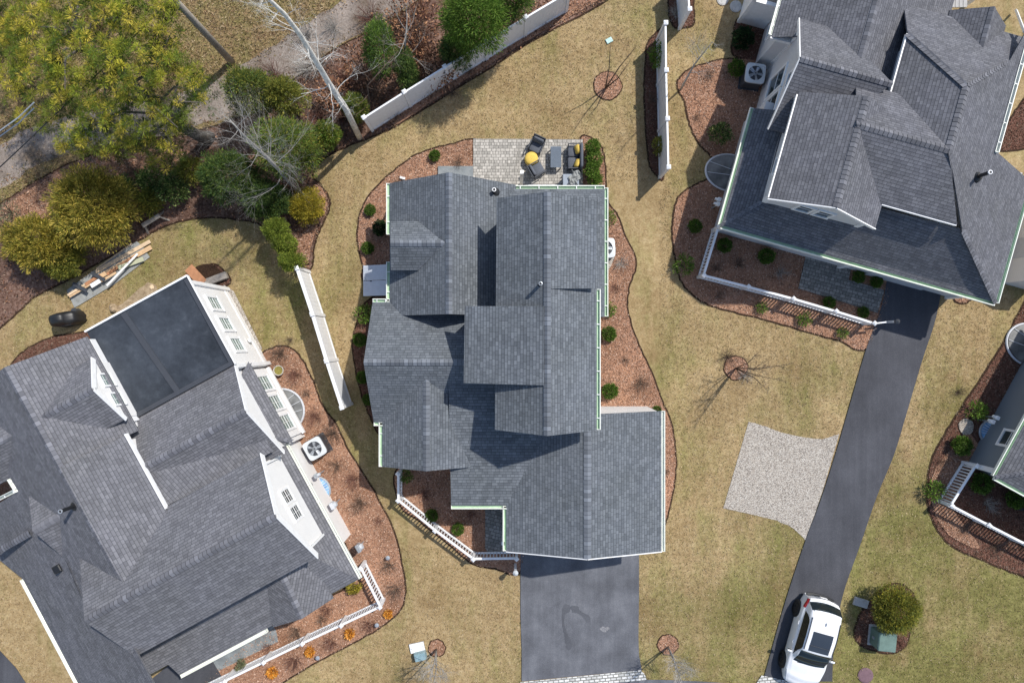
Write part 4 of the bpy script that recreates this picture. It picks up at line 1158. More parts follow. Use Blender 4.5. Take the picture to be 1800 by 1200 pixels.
def railing(label, tops, h=.95, end_post=True):
    pts = [P(x, y, h) for x, y in tops]
    t = thing("porch_railing", label, "railing", (pts[0].x, pts[0].y), "white baluster railings")
    for i, p in enumerate(pts):
        m_ = MB(); m_.box(V((p.x, p.y, h / 2 + .03)), (.12, .12, h + .06)); po = m_.build("post", "white_vinyl", t)
        m_ = MB(); m_.lathe(p + V((0, 0, .06)), [(.12, 0), (.12, .035), (.04, .085)], 4); c = m_.build("post_cap", "white_vinyl", po)
    base = None; count = 0
    for i in range(len(pts) - 1):
        p, q = pts[i], pts[i + 1]; d = unit(q - p); L = (q - p).length
        a, b_ = p + d * .06, q - d * .06
        m_ = MB(); m_.bar(a - V((0, 0, .04)), b_ - V((0, 0, .04)), .1, .08, bev=.015); m_.build("top_rail", "white_vinyl", t)
        m_ = MB(); m_.bar(V((a.x, a.y, .12)), V((b_.x, b_.y, .12)), .07, .08); m_.build("bottom_rail", "white_vinyl", t)
        n = int(L / .135)
        for k in range(1, n):
            if count >= 99: break
            c = p + d * (L * k / n); count += 1
            if base is None:
                m_ = MB(); m_.box(V((c.x, c.y, h / 2 + .04)), (.042, .042, h - .2)); base = m_.build("baluster", "white_vinyl", t); b0_ = c.copy()
            else:
                o = base.copy(); COL.objects.link(o); o.parent = t; o.location = base.location + (c - b0_)
    return t
railing("white railing angled round the front mulch bed of the middle house", [(700, 832), (700, 879), (765, 932), (832, 982), (908, 981)])
railing("white railing round the front bed of the left house, beside orange tufts", [(634, 998), (668, 1066), (600, 1098), (532, 1130), (464, 1163), (396, 1196), (330, 1228)])
railing("white railing round the front bed and paver walk of the right house", [(1263, 399), (1237, 484), (1315, 504), (1394, 525), (1469, 547), (1536, 568)])
railing("white railing at the lower right, in front of the blue grey house", [(1716, 818), (1672, 888), (1737, 922), (1803, 956), (1870, 990)])
# lamp post at the end of the right railing
lp = thing("lamp_post", "white lamp post with a dark lantern at the drive end of the right railing", "lamp", P(1562, 567))
m_ = MB(); q = P(1556, 566); m_.box(q + V((0, 0, .4)), (.1, .1, .8)); m_.build("post", "white_vinyl", lp)
m_ = MB(); m_.lathe(q + V((0, 0, .8)), [(.05, 0), (.09, .04), (.09, .16), (.11, .18), (.02, .26)], 8); m_.build("lantern", "dark_metal", lp)
m_ = MB(); m_.bar(P(1540, 568, .5), P(1557, 566, .5), .06, .1); m_.bar(P(1540, 568, .85), P(1557, 566, .85), .06, .08); m_.build("rail", "white_vinyl", lp)
lp = thing("lamp_post", "small white lantern post at the drive end of the middle house railing", "lamp", P(908, 992))
m_ = MB(); q = P(906, 991); m_.box(q + V((0, 0, .5)), (.1, .1, 1.0)); m_.build("post", "white_vinyl", lp)
m_ = MB(); m_.lathe(q + V((0, 0, 1.0)), [(.05, 0), (.1, .04), (.1, .16), (.12, .18), (.02, .28)], 8); m_.build("lantern", "lamp_clear", lp)

# ------------------------------------------------------------------ patio furniture
PZ = 0.09
def frame_axes(ang):
    c, s = math.cos(ang), math.sin(ang)
    return V((c, s, 0)), V((-s, c, 0)), V((0, 0, 1))
def armchair(px, py, ang, label):
    o = P(px, py, .35); o.z = PZ
    t = thing("patio_armchair", label, "chair", o, "charcoal patio armchairs")
    X, Y, Z = frame_axes(ang)       # +X is where the sitter faces
    ax = (X, Y, Z); at = lambda x, y, z: o + X * x + Y * y + Z * z
    m_ = MB(); m_.box(at(0, 0, .22), (.62, .62, .1), ax, bev=.02); m_.build("seat_frame", "charcoal_wicker", t)
    m_ = MB(); m_.box(at(.05, 0, .34), (.56, .54, .14), ax, bev=.045); m_.build("seat_cushion", "charcoal_fabric", t, True)
    m_ = MB(); Xb = unit(X * .95 - Z * .3); Zb = Xb.cross(Y) * -1
    m_.box(at(-.2, 0, .6), (.12, .52, .4), (unit(X + Z * .25), Y, unit(Z - X * .25)), bev=.04); m_.build("back_cushion", "charcoal_fabric", t, True)
    m_ = MB(); m_.box(at(-.31, 0, .5), (.05, .62, .56), (unit(X + Z * .25), Y, unit(Z - X * .25)), bev=.015); m_.build("backrest", "charcoal_wicker", t)
    for s in (-1, 1):
        m_ = MB(); m_.box(at(0, s * .31, .58), (.6, .055, .035), ax, bev=.012); m_.build("armrest", "dark_metal", t)
        for x in (-.27, .28):
            m_ = MB(); m_.bar(at(x, s * .3, 0), at(x, s * .3, .575), .035, .035, up=X); m_.build("leg", "dark_metal", t)
    t.scale = (.9, .9, .9)
    return t
armchair(943, 257, math.radians(245), "charcoal cushioned armchair above the yellow pouf on the patio")
armchair(943, 299, math.radians(30), "charcoal cushioned armchair below the yellow pouf on the patio")
pf = thing("pouf", "round yellow pouf between the two charcoal armchairs", "pouf", P(934, 281))
m_ = MB(); q = P(934, 280, .3); q.z = PZ; m_.lathe(q, [(.2, 0), (.28, .06), (.3, .2), (.29, .34), (.24, .4), (.1, .415)], 26); m_.build("cushion_body", "yellow_fabric", pf, True)
m_ = MB(); m_.lathe(q + V((0, 0, .41)), [(.03, 0), (.028, .012), (.01, .016)], 10); m_.build("button", "yellow_fabric", pf)
tb = thing("coffee_table", "slatted slate grey coffee table between armchairs and sofa on the patio", "table", P(976, 279))
q = P(977, 277, .4); q.z = PZ
m_ = MB()
m_.box(q + V((0, 0, .37)), (.46, .9, .02))
for k in range(20): m_.box(q + V((0, -.43 + k * .0453, .395)), (.46, .034, .03))
m_.build("table_top", "slate_board", tb)
for x in (-.2, .2):
    for y in (-.42, .42):
        m_ = MB(); m_.bar(q + V((x, y, 0)), q + V((x, y, .37)), .04, .04, up=V((1, 0, 0))); m_.build("leg", "dark_metal", tb)
sf = thing("patio_sofa", "two seat charcoal patio sofa with yellow pillows beside the evergreen row", "sofa", P(1011, 279))
q = P(1010, 277, .4); q.z = PZ
m_ = MB(); m_.box(q + V((0, 0, .22)), (.62, 1.06, .1), bev=.02); m_.build("seat_frame", "charcoal_wicker", sf)
for s in (-1, 1):
    m_ = MB(); m_.box(q + V((-.05, s * .25, .34)), (.5, .48, .14), bev=.045); m_.build("seat_cushion", "charcoal_fabric", sf, True)
    m_ = MB(); m_.box(q + V((0, s * .52, .57)), (.6, .05, .04), bev=.012); m_.build("armrest", "dark_metal", sf)
    for x in (-.28, .28):
        m_ = MB(); m_.bar(q + V((x, s * .51, 0)), q + V((x, s * .51, .56)), .035, .035, up=V((1, 0, 0))); m_.build("leg", "dark_metal", sf)
m_ = MB(); m_.box(q + V((.27, 0, .55)), (.13, 1.04, .5), bev=.05); m_.build("backrest", "charcoal_fabric", sf, True)
for s, a in ((1, .2), (-1, -.42)):
    pl = thing("throw_pillow", "yellow pillow on the patio sofa, " + ("nearer the top of the photo" if s > 0 else "nearer the house"), "pillow", q + V((.1, s * .27, .42)), "yellow pillows on the sofa")
    X, Y, Z = frame_axes(a)
    m_ = MB(); X2 = unit(X * .8 - Z * .55); Z2 = X2.cross(Y)
    m_.box(q + V((.1, s * .29, .55)), (.13, .38, .3), (X2, Y, Z2), bev=.05); m_.build("pillow_cover", "yellow_fabric", pl, True)
bx = thing("storage_box", "pale grey deck box on the patio corner next to the house", "box", P(1004, 322))
q = P(1003, 318, .5); q.z = PZ
m_ = MB(); m_.box(q + V((0, -.08, .26)), (.64, .62, .52), bev=.03); m_.build("body", "slate_board", bx)
m_ = MB(); m_.box(q + V((0, -.08, .55)), (.7, .68, .05), bev=.02); m_.build("lid", "grey_board", bx)
# a grey fringed throw tossed over the deck box
th = thing("fringed_throw", "crumpled grey fringed throw lying over the pale deck box", "blanket", q + V((.2, .1, .58)))
m_ = MB()
gx, gy = 14, 14; grid = {}
for i in range(gx + 1):
    for j in range(gy + 1):
        u, v_ = i / gx - .5, j / gy - .5
        x = u * .44 + .06 * math.sin(v_ * 9); y = v_ * .6 + .05 * math.sin(u * 8)
        z_ = .61 + .05 * abs(math.sin(u * 14 + v_ * 4)) + .03 * math.sin(v_ * 17 + u * 5)
        grid[i, j] = q + V((.16 + x * .9 + y * .35, .1 + y * .9 - x * .25, z_))
for i in range(gx):
    for j in range(gy):
        m_.poly([grid[i, j], grid[i + 1, j], grid[i + 1, j + 1], grid[i, j + 1]])
m_.build("cloth", "tarp_grey", th, True)
for k in range(16):
    p0 = grid[min(gx, int(k * gx / 15)), 0]
    m_ = MB(); m_.tube([p0, p0 + V((-.05 + rng.uniform(-.03, .03), -.08, -.01)), p0 + V((-.1 + rng.uniform(-.05, .05), -.15, -.015))], [.012, .01, .006], 5); m_.build("fringe", "charcoal_fabric", th)

# ------------------------------------------------------------------ air conditioners, meters, window wells
def ac_unit(px, py, rot, label, s=.84, h=.75):
    q = P(px, py, h); o = V((q.x, q.y, 0))
    t = thing("air_conditioner", label, "air conditioner", o, "outdoor air conditioner units")
    X, Y, Z = frame_axes(rot); ax = (X, Y, Z)
    m_ = MB(); m_.box(o + Z * .03, (s * 1.08, s * 1.08, .06), ax); m_.build("pad", "dark_metal", t)
    m_ = MB(); m_.box(o + Z * (h / 2 + .03), (s * .94, s * .94, h - .1), ax, bev=.04); m_.build("case", "dark_metal", t)
    m_ = MB()
    outer = []
    for i in range(40):
        a = 2 * math.pi * i / 40; c, s_ = math.cos(a), math.sin(a)
        f = 1 / (abs(c) ** 7 + abs(s_) ** 7) ** (1 / 7)
        outer.append((c * f * s / 2, s_ * f * s / 2))
    zt = h + .02
    ri = s * .37
    at = lambda x, y, z: o + X * x + Y * y + Z * z
    for i in range(40):
        j = (i + 1) % 40; a, b_ = 2 * math.pi * i / 40, 2 * math.pi * j / 40
        p, q_ = outer[i], outer[j]; r, u = (math.cos(a) * ri, math.sin(a) * ri), (math.cos(b_) * ri, math.sin(b_) * ri)
        m_.poly([at(*p, zt), at(*q_, zt), at(*u, zt + .02), at(*r, zt + .02)])
        m_.poly([at(*p, zt - .09), at(*q_, zt - .09), at(*q_, zt), at(*p, zt)])
        m_.poly([at(*r, zt + .02), at(*u, zt + .02), at(*u, zt - .1), at(*r, zt - .1)])
    m_.build("top_cover", "ac_case", t)
    m_ = MB()
    for k in range(5):
        a = 2 * math.pi * k / 5
        pts = []
        for rr, w_, zz in ((.05, .03, 0), (ri * .6, .07, 0), (ri * .95, .085, 0)):
            pts.append((rr, w_, zz))
        for i in range(2):
            (r0, w0, z0), (r1, w1, z1) = pts[i], pts[i + 1]
            rad = X * math.cos(a) + Y * math.sin(a); tg = Y * math.cos(a) - X * math.sin(a)
            m_.poly([o + rad * r0 - tg * w0 + Z * (h + .015), o + rad * r1 - tg * w1 + Z * (h + .015), o + rad * r1 + tg * w1 + Z * (h - .03), o + rad * r0 + tg * w0 + Z * (h - .03)])
    m_.lathe(o + Z * (h - .03), [(.1, 0), (.1, .045), (.05, .055)], 16)
    m_.build("fan", "galvanised", t)
    m_ = MB(); m_.lathe(o + Z * (h - .16), [(ri * .98, 0), (ri * .98, .01)], 30); m_.build("fan_well", "fan_blade", t)
    m_ = MB()
    for k in range(12):
        a = 2 * math.pi * k / 12; rad = X * math.cos(a) + Y * math.sin(a)
        m_.bar(o + rad * .05 + Z * (h + .035), o + rad * ri * 1.02 + Z * (h + .04), .008, .008)
    m_.lathe(o + Z * (h + .03), [(.03, 0), (.03, .012), (.01, .016)], 10)
    m_.build("guard", "dark_metal", t)
    return t
ac_unit(553, 788, math.radians(30), "square air conditioner on red mulch beside the left house")
ac_unit(1328, 129, math.radians(-8), "square air conditioner in shade between a round shrub and the right house", h=.8)
ac_unit(1064, 436, 0.05, "air conditioner mostly hidden under the east eave of the middle house", h=.7)

def window_well(name, label, c, right, out, a, b_, cover, z=.12, cat="window well", ribs=3):
    """half-ellipse well against a wall, with a rim and a clear cover"""
    o = V((c.x, c.y, 0)); R = unit(right); N = unit(out)
    t = thing("window_well", label, cat, o, "window wells against the walls")
    pts = [(math.cos(math.pi * i / 20) * a, math.sin(math.pi * i / 20) * b_) for i in range(21)]
    m_ = MB()
    cz = lambda y: z + .1 * (1 - y / b_)
    cen = o + V((0, 0, cz(0) + .02))
    for i in range(20):
        (x1, y1), (x2, y2) = pts[i], pts[i + 1]
        m_.poly([cen, o + R * x1 * .96 + N * y1 * .96 + V((0, 0, cz(y1))), o + R * x2 * .96 + N * y2 * .96 + V((0, 0, cz(y2)))][::-1])
    m_.build("cover", cover, t)
    m_ = MB(); m_.tube([o + R * x + N * y + V((0, 0, z * .55 + .05 * (1 - y / b_))) for x, y in pts], .05, 8); m_.build("rim", "galvanised" if cover != "well_cover" else "light_grey_paint", t)
    for k in range(ribs):
        x = a * (-.6 + 1.2 * (k + .5) / ribs) * (1 if ribs > 1 else 0); y = b_ * math.sqrt(1 - (x / a) ** 2) * .95
        m_ = MB(); m_.bar(o + R * x * .55 + V((0, 0, cz(0) + .03)), o + R * x + N * y + V((0, 0, cz(y) + .02)), .02, .02); m_.build("cover_rib", "light_grey_paint", t)
    return t
window_well("w", "large white rimmed window well with a grey cover under the bay of the left house", P(498, 721), -LA, LB, .95, .92, "well_cover")
window_well("w", "small blue covered window well below the air conditioner of the left house", P(563, 858), -LA, LB, .52, .42, "well_cover_blue", ribs=5)
window_well("w", "grey covered window well beside the west wall of the right house", P(1281, 305), RA, -RB, .78, 1.05, "well_cover", ribs=2)
window_well("w", "grey covered window well at the right edge, above the blue grey wall", P(1808, 606), FA, -FB, .9, 1.05, "well_cover", ribs=2)
window_well("w", "blue ribbed window well against the blue grey wall", P(1738, 757), FA, -FB, .5, .42, "well_cover_blue", ribs=5)

def meter(px, py, z, out, label, mats=("galvanised", "lamp_clear"), s=.28):
    q = P(px, py, z); t = thing("utility_meter", label, "meter", (q.x, q.y), "meters and boxes on the left house wall")
    N = unit(out); R = V((-N.y, N.x, 0)); ax = (N, R, V((0, 0, 1)))
    m_ = MB(); m_.box(q, (.16, s, s * 1.3), ax, bev=.02); m_.build("box", mats[0], t)
    m_ = MB(); m_.cyl(q + N * .08, s * .34, .1, 16, axis=N); m_.build("dial", mats[1], t)
    m_ = MB(); m_.tube([q - V((0, 0, s * .6)), V((q.x, q.y, .0))], .03, 8); m_.build("pipe", "galvanised", t)
meter(631, 962, .9, LB, "grey gas meter with pipes at the lower end of the left house wall", s=.34)
g_ = P(634, 972, .6)
meter(585, 888, 1.2, LB, "pale electricity meter on the left house wall below the blue well", ("light_grey_paint", "lamp_clear"), s=.3)
meter(556, 836, 1.2, LB, "small grey cable box on the left house wall above the blue well", ("galvanised", "light_grey_paint"), s=.2)
for i, (px, py) in enumerate(((1752, 734), (1744, 741))):
    meter(px, py, .9, -FB, ("upper" if i == 0 else "lower") + " small white utility box on the blue grey wall", ("white_trim", "white_trim"), s=.17)
for i, (px, py) in enumerate(((1264, 351), (1262, 359))):
    meter(px, py, .9, -RB, ("upper" if i == 0 else "lower") + " small white utility box on the right house's porch wall", ("white_trim", "white_trim"), s=.16)

# ------------------------------------------------------------------ utilities on the lawn
tf = thing("transformer_box", "green utility transformer box standing below the big round yew", "transformer", P(1541, 1120))
X, Y, Z = frame_axes(math.radians(-6)); ax = (X, Y, Z)
q = P(1560, 1129, .82); o = V((q.x, q.y, 0))
m_ = MB(); m_.box(o + Z * .05, (.86, .9, .1), ax); m_.build("pad", "concrete", tf)
m_ = MB(); m_.box(o + Z * .43, (.74, .76, .68), ax, bev=.03); m_.build("cabinet", "transformer_green", tf)
m_ = MB(); m_.box(o + Z * .79 + X * .02, (.76, .8, .07), ax, bev=.03); m_.build("lid", "transformer_green", tf)
m_ = MB(); m_.box(o - X * .39 + Z * .4, (.03, .1, .14), ax); m_.build("latch", "galvanised", tf)
def slab(name, label, cat, px, py, w, l, ang, h, material, lid=None, grp=None):
    q = P(px, py, h); o = V((q.x, q.y, 0)); t = thing(name, label, cat, o, grp)
    X, Y, Z = frame_axes(ang); ax = (X, Y, Z)
    m_ = MB(); m_.box(o + Z * h * .42, (w, l, h * .84), ax, bev=.01); m_.build("base", material, t)
    m_ = MB(); m_.box(o + Z * h * .9, (w * .96, l * .96, h * .2), ax, bev=.012); m_.build("lid", lid or material, t)
    for s in (-1, 1):
        m_ = MB(); m_.box(o + X * w * .38 * s + Z * (h * 1.01), (.05, .03, .012), ax); m_.build("lid_bolt", "galvanised", t)
slab("utility_cover", "white concrete utility cover on the lawn beside the small tree ring", "utility cover", 733, 1138, .66, .42, math.radians(12), .1, "concrete", "white_trim", "utility covers in the lawns")
slab("pedestal_box", "teal cable pedestal box just below the white utility cover", "pedestal", 738, 1155, .5, .34, math.radians(14), .35, "teal_plastic")
slab("utility_cover", "pale concrete slab cover left of the big round yew", "utility cover", 1514, 1059, .66, .36, math.radians(-17), .08, "concrete", None, "utility covers in the lawns")
slab("utility_cover", "mint green utility cover on the back lawn above the young tree", "utility cover", 1071, 71, .3, .22, math.radians(28), .06, "mint_cover", None, "utility covers in the lawns")
mh = thing("manhole_cover", "round plum coloured iron cover in the lawn below the transformer box", "manhole cover", P(1521, 1186))
m_ = MB(); m_.lathe(P(1521, 1186), [(.34, 0), (.34, .035), (.3, .05)], 28); m_.build("cover", "plum_iron", mh)
m_ = MB(); m_.lathe(P(1521, 1186), [(.31, .045), (.27, .058)], 28); m_.build("raised_ring", "plum_iron", mh)
for i, (x, y) in enumerate(((1293, 12), (1270, 0))):
    ss = thing("stepping_stone", ("larger" if i == 0 else "topmost") + " round stepping stone on the lawn beside the white porch box", "stone", P(x, y), "round stepping stones")
    m_ = MB(); m_.lathe(P(x, y), [(.26, 0), (.26, .04), (.2, .06)], 20); m_.build("slab", "concrete", ss)

# ------------------------------------------------------------------ utility pole and wires
up_ = thing("utility_pole", "leaning-looking tall wooden utility pole beyond the big pine", "utility pole", P(408, 110))
top = P(250, -63, 7.2)
m_ = MB(); m_.tube([P(408, 110, 0), P(408, 110, 0).lerp(top, .5), top], [.15, .13, .11], 12); m_.build("shaft", "pole_wood", up_, True)
m_ = MB(); d = V((.7, .7, 0)); m_.bar(top - d * 1.1 - V((0, 0, .3)), top + d * 1.1 - V((0, 0, .3)), .1, .12); m_.build("crossarm", "pole_wood", up_)
pole_pt = P(408, 110, 0).lerp(top, .72)
for lab, a, b_, r_, mt in (("black cable running from the utility pole across the gravel track", P(-260, 528, 6.0), pole_pt, .022, "black_plastic"),
                           ("pale cable at the far left, left of the pine crown", P(-80, 282, 6.5), P(60, 190, 6.6), .022, "galvanised"),
                           ("second pale cable just above the other one at the far left", P(-80, 272, 6.7), P(60, 180, 6.8), .022, "galvanised")):
    mid_ = (a + b_) / 2 - V((0, 0, .25))
    m_ = MB(); m_.tube([a, a.lerp(mid_, .5) - V((0, 0, .08)), mid_, mid_.lerp(b_, .5) - V((0, 0, .08)), b_], r_, 6)
    tag(m_.build("overhead_wire", mt), lab, "cable", "overhead cables")

# ------------------------------------------------------------------ builders' clutter behind the left house
pal = thing("debris_tarp", "grey weathered panel sheet on the ground under the lumber", "tarp", P(190, 482))
m_ = MB()
ou = [(117, 510), (150, 486), (240, 424), (250, 432), (263, 452), (200, 500), (131, 541)]
oc_ = [P(x, y, .05) for x, y in ou]
m_.poly(oc_[::-1]); 
for i in range(len(oc_)):
    p, q = oc_[i], oc_[(i + 1) % len(oc_)]; m_.poly([p, q, q - V((0, 0, .04)), p - V((0, 0, .04))])
m_.build("panel_sheet", "tarp_grey", pal)
m_ = MB(); m_.bar(P(170, 472, .07), P(232, 428, .07), .05, .04); m_.build("edge_batten", "pale_lumber", pal)
boards = [((168, 478), (264, 424), .16, "pale_lumber", "long pale plank on top of the lumber pile"),
          ((176, 486), (266, 434), .2, "new_lumber", "wide tan plank, lowest long board of the lumber pile"),
          ((188, 482), (240, 449), .12, "orange_plywood", "reddish brown board in the middle of the lumber pile"),
          ((208, 471), (252, 455), .2, "treated_lumber", "greenish treated board at the right of the lumber pile"),
          ((119, 519), (158, 495), .1, "pale_lumber", "short pale stud at the lower left of the lumber pile"),
          ((122, 522), (160, 499), .08, "new_lumber", "second tan stud beside the short pale stud"),
          ((150, 500), (176, 484), .14, "orange_plywood", "short reddish offcut left of centre in the lumber pile"),
          ((178, 494), (204, 479), .1, "new_lumber", "narrow tan offcut below the wide plank")]
for i, (a, b_, w_, mt, lab) in enumerate(boards):
    z_ = .08 + .028 * i
    t = MB(); t.bar(P(*a, z_), P(*b_, z_), w_, .038, bev=.004)
    tag(t.build("plank", mt), lab, "plank", "planks of the lumber pile")
for lab, a, b_, w_, z_ in (("thin white trim board lying aslant across the lumber pile", (188, 502), (242, 446), .085, .34), ("short white board at the lower middle of the lumber pile", (160, 503), (176, 493), .19, .31)):
    t = MB(); t.bar(P(*a, z_), P(*b_, z_), w_, .03); tag(t.build("trim_board", "white_trim"), lab, "board", "white trim boards on the lumber")
for lab, a, b_ in (("upper dark grey board laid crosswise over the lumber", (160, 479), (184, 492)), ("lower dark grey board laid crosswise over the lumber", (128, 498), (153, 511))):
    t = MB(); t.bar(P(*a, .36), P(*b_, .33), .14, .05); tag(t.build("cross_board", "dark_metal"), lab, "board", "dark boards across the lumber")
lb = thing("log_bench", "weathered wooden bench with splayed legs at the edge of the wooded bed", "bench", P(268, 389))
a, b_ = P(250, 397, .42), P(281, 378, .42); dd = unit(b_ - a); ss = V((-dd.y, dd.x, 0))
m_ = MB(); m_.bar(a, b_, .2, .07, bev=.02); m_.build("seat", "weathered_wood", lb)
for e, s in ((a, 1), (b_, -1)):
    for k in (-1, 1):
        m_ = MB(); m_.bar(e + dd * .1 * s - V((0, 0, .03)), V((e.x, e.y, 0)) - dd * .1 * s + ss * .24 * k, .07, .07); m_.build("leg", "weathered_wood", lb)
gr = thing("covered_grill", "black covered barbecue grill on the grass behind the left house", "grill", P(117, 556))
X, Y, Z = frame_axes(math.radians(12)); ax = (X, Y, Z)
q = P(108, 560, .8); o = V((q.x, q.y, 0))
def cover(mb, c, secs, ax, seg=28):
    """draped cover: rounded-rectangle sections (x size, y size, height, shift along x), with soft folds at the hem"""
    X, Y, Z = ax; n0 = len(mb.v)
    for i, (w_, l_, z_, sh) in enumerate(secs):
        for k in range(seg):
            a = 2 * math.pi * k / seg; cc, ss_ = math.cos(a), math.sin(a)
            f = 1 / (abs(cc) ** 4 + abs(ss_) ** 4) ** .25
            f *= 1 + (.04 * math.sin(a * 9) if i < 2 else .012 * math.sin(a * 5))
            mb.v.append(c + X * (cc * f * w_ / 2 + sh) + Y * ss_ * f * l_ / 2 + Z * z_)
    for i in range(len(secs) - 1):
        for k in range(seg):
            k2 = (k + 1) % seg
            mb.f.append((n0 + i * seg + k, n0 + i * seg + k2, n0 + (i + 1) * seg + k2, n0 + (i + 1) * seg + k)); mb.mi.append(0)
    e = n0 + (len(secs) - 1) * seg
    mb.f.append(tuple(e + k for k in range(seg))); mb.mi.append(0)
m_ = MB(); cover(m_, o, [(1.2, .62, .04, 0), (1.16, .58, .4, 0), (1.12, .56, .76, 0), (1.0, .5, .84, -.02), (.66, .46, .9, -.06), (.6, .42, 1.06, -.06), (.4, .3, 1.14, -.06), (.1, .1, 1.16, -.06)], ax)
m_.build("cover", "black_plastic", gr, True)
m_ = MB(); m_.bar(o + X * -.1 - Y * .3 + Z * .7, o + X * .3 - Y * .3 + Z * .7, .02, .03); m_.build("cover_strap", "dark_metal", gr)
m_ = MB(); m_.cyl(o + X * .3 + Y * .3, .12, .35, 14); m_.build("gas_bottle", "dark_metal", gr)
wd = thing("plywood_sheet", "orange plywood sheet leaning at the top corner of the sunroom", "plywood", P(345, 487))
m_ = MB(); m_.bar(P(331, 470, .25), P(357, 498, .3), .42, .03); m_.build("sheet", "orange_plywood", wd)
m_ = MB(); m_.bar(P(312, 500, .12), P(334, 484, .16), .3, .04); m_.build("offcut", "orange_plywood", wd)
bm = MB(); bm.bar(P(362, 497, .2), P(399, 483, .2), .3, .22, bev=.01); tag(bm.build("timber_beam", "weathered_wood"), "thick grey timber beam on the ground at the sunroom corner", "beam")
for i, (px, py, r) in enumerate(((268, 505, .12), (232, 537, .14), (201, 541, .2))):
    m_ = MB(); q = P(px, py); m_.lathe(q, [(r * .9, 0), (r, r * .5), (r * .7, r * 1.0), (r * .2, r * 1.15)], 9)
    for k in range(len(m_.v)): m_.v[k] = q + (m_.v[k] - q) * rng.uniform(.85, 1.12)
    tag(m_.build("dirt_clod" if i else "bucket_lid", "subfloor_dirt" if i else "pale_lumber"), ("pale round lid on the dug soil by the sunroom", "sandy clod in the middle of the dug soil", "brown clod at the left of the dug soil")[i], "debris")
pt = thing("planter_pot", "round pale planter holding mossy water on the mulch by the left house", "planter", P(488, 652))
q = P(489, 651, .3); q.z = 0
m_ = MB(); m_.lathe(q, [(.13, 0), (.2, .24), (.23, .25), (.23, .3), (.19, .3), (.185, .24)], 22); m_.build("pot", "terracotta", pt, True)
m_ = MB(); m_.lathe(q + V((0, 0, .255)), [(.183, 0), (.18, .006)], 22); m_.build("water", "water_moss", pt)
ds = MB(); ds.bar(P(703, 312, .1), P(712, 314, .1), .09, .08); ds.bar(P(709, 313.5, .1), P(709, 313.5, 2.5), .08, .08, up=V((1, 0, 0)))
tag(ds.build("downspout", "white_trim"), "white downspout elbow at the north-west corner of the middle house", "downspout")
ds = MB(); ds.bar(P(1801, 57, 4.2), P(1786, 18, 0.2), .09, .08); tag(ds.build("downspout", "white_trim"), "white downspout at the upper right corner beside the right house", "downspout")
hs = MB(); pts = [P(1795, 884, .05) + V((.35 * math.cos(t * .7) * (1 - t * .012), .35 * math.sin(t * .7) * (1 - t * .012), .004 * t)) for t in range(40)]
hs.tube(pts, .02, 6); tag(hs.build("garden_hose", "black_plastic"), "coiled dark garden hose in the bed beside the lower right railing", "hose")
sh = thing("side_shed", "white sided shed cut off by the right edge of the photo, beside the right house", "shed", P(1822, 440))
ax = (RB, RA, V((0, 0, 1))); q = P(1826, 440, .8)
m_ = MB(); m_.box(V((q.x, q.y, .8)), (1.15, 3.1, 1.6), ax); m_.build("wall", "siding_white", sh)
m_ = MB()
for s_ in (-1, 1):
    m_.poly([V((q.x, q.y, 0)) + RB * s_ * .62 + RA * y_ + V((0, 0, 1.62)) for y_ in (-1.6, 1.6)] + [V((q.x, q.y, 0)) + RA * y_ + V((0, 0, 1.85)) for y_ in (1.6, -1.6)])
m_.build("roof", "light_grey_paint", sh)
m_ = MB(); m_.box(V((q.x, q.y, .7)) - RB * .59, (.03, .9, 1.3), ax); m_.build("door", "light_grey_paint", sh)
rag = MB()
for i, (x, y) in enumerate(((1452, 1187), (1457, 1190), (1449, 1191))): rag.box(P(x, y, .02), (.17, .12, .03), frame_axes(i * .8 + .3))
tag(rag.build("paper_scrap", "concrete"), "pale scrap of litter on the lawn beside the car's nose", "litter")
# small solar stakes along the left front bed
for i, (x, y) in enumerate(((665, 1093), (562, 1150), (462, 1197), (684, 976))):
    t = thing("garden_stake", ("small blue grey solar stake nearest the corner orange tuft", "small blue grey solar stake between two orange tufts", "small blue grey solar stake nearest the bottom edge", "small grey solar stake in the mulch above the corner railing post")[i], "garden light", P(x, y), "solar stakes in the left front bed")
    m_ = MB(); m_.cyl(P(x, y), .012, .3, 6); m_.build("stem", "dark_metal", t)
    m_ = MB(); m_.lathe(P(x, y) + V((0, 0, .28)), [(.05, 0), (.1, .04), (.09, .06), (.02, .075)], 10); m_.build("lamp_head", "galvanised", t)

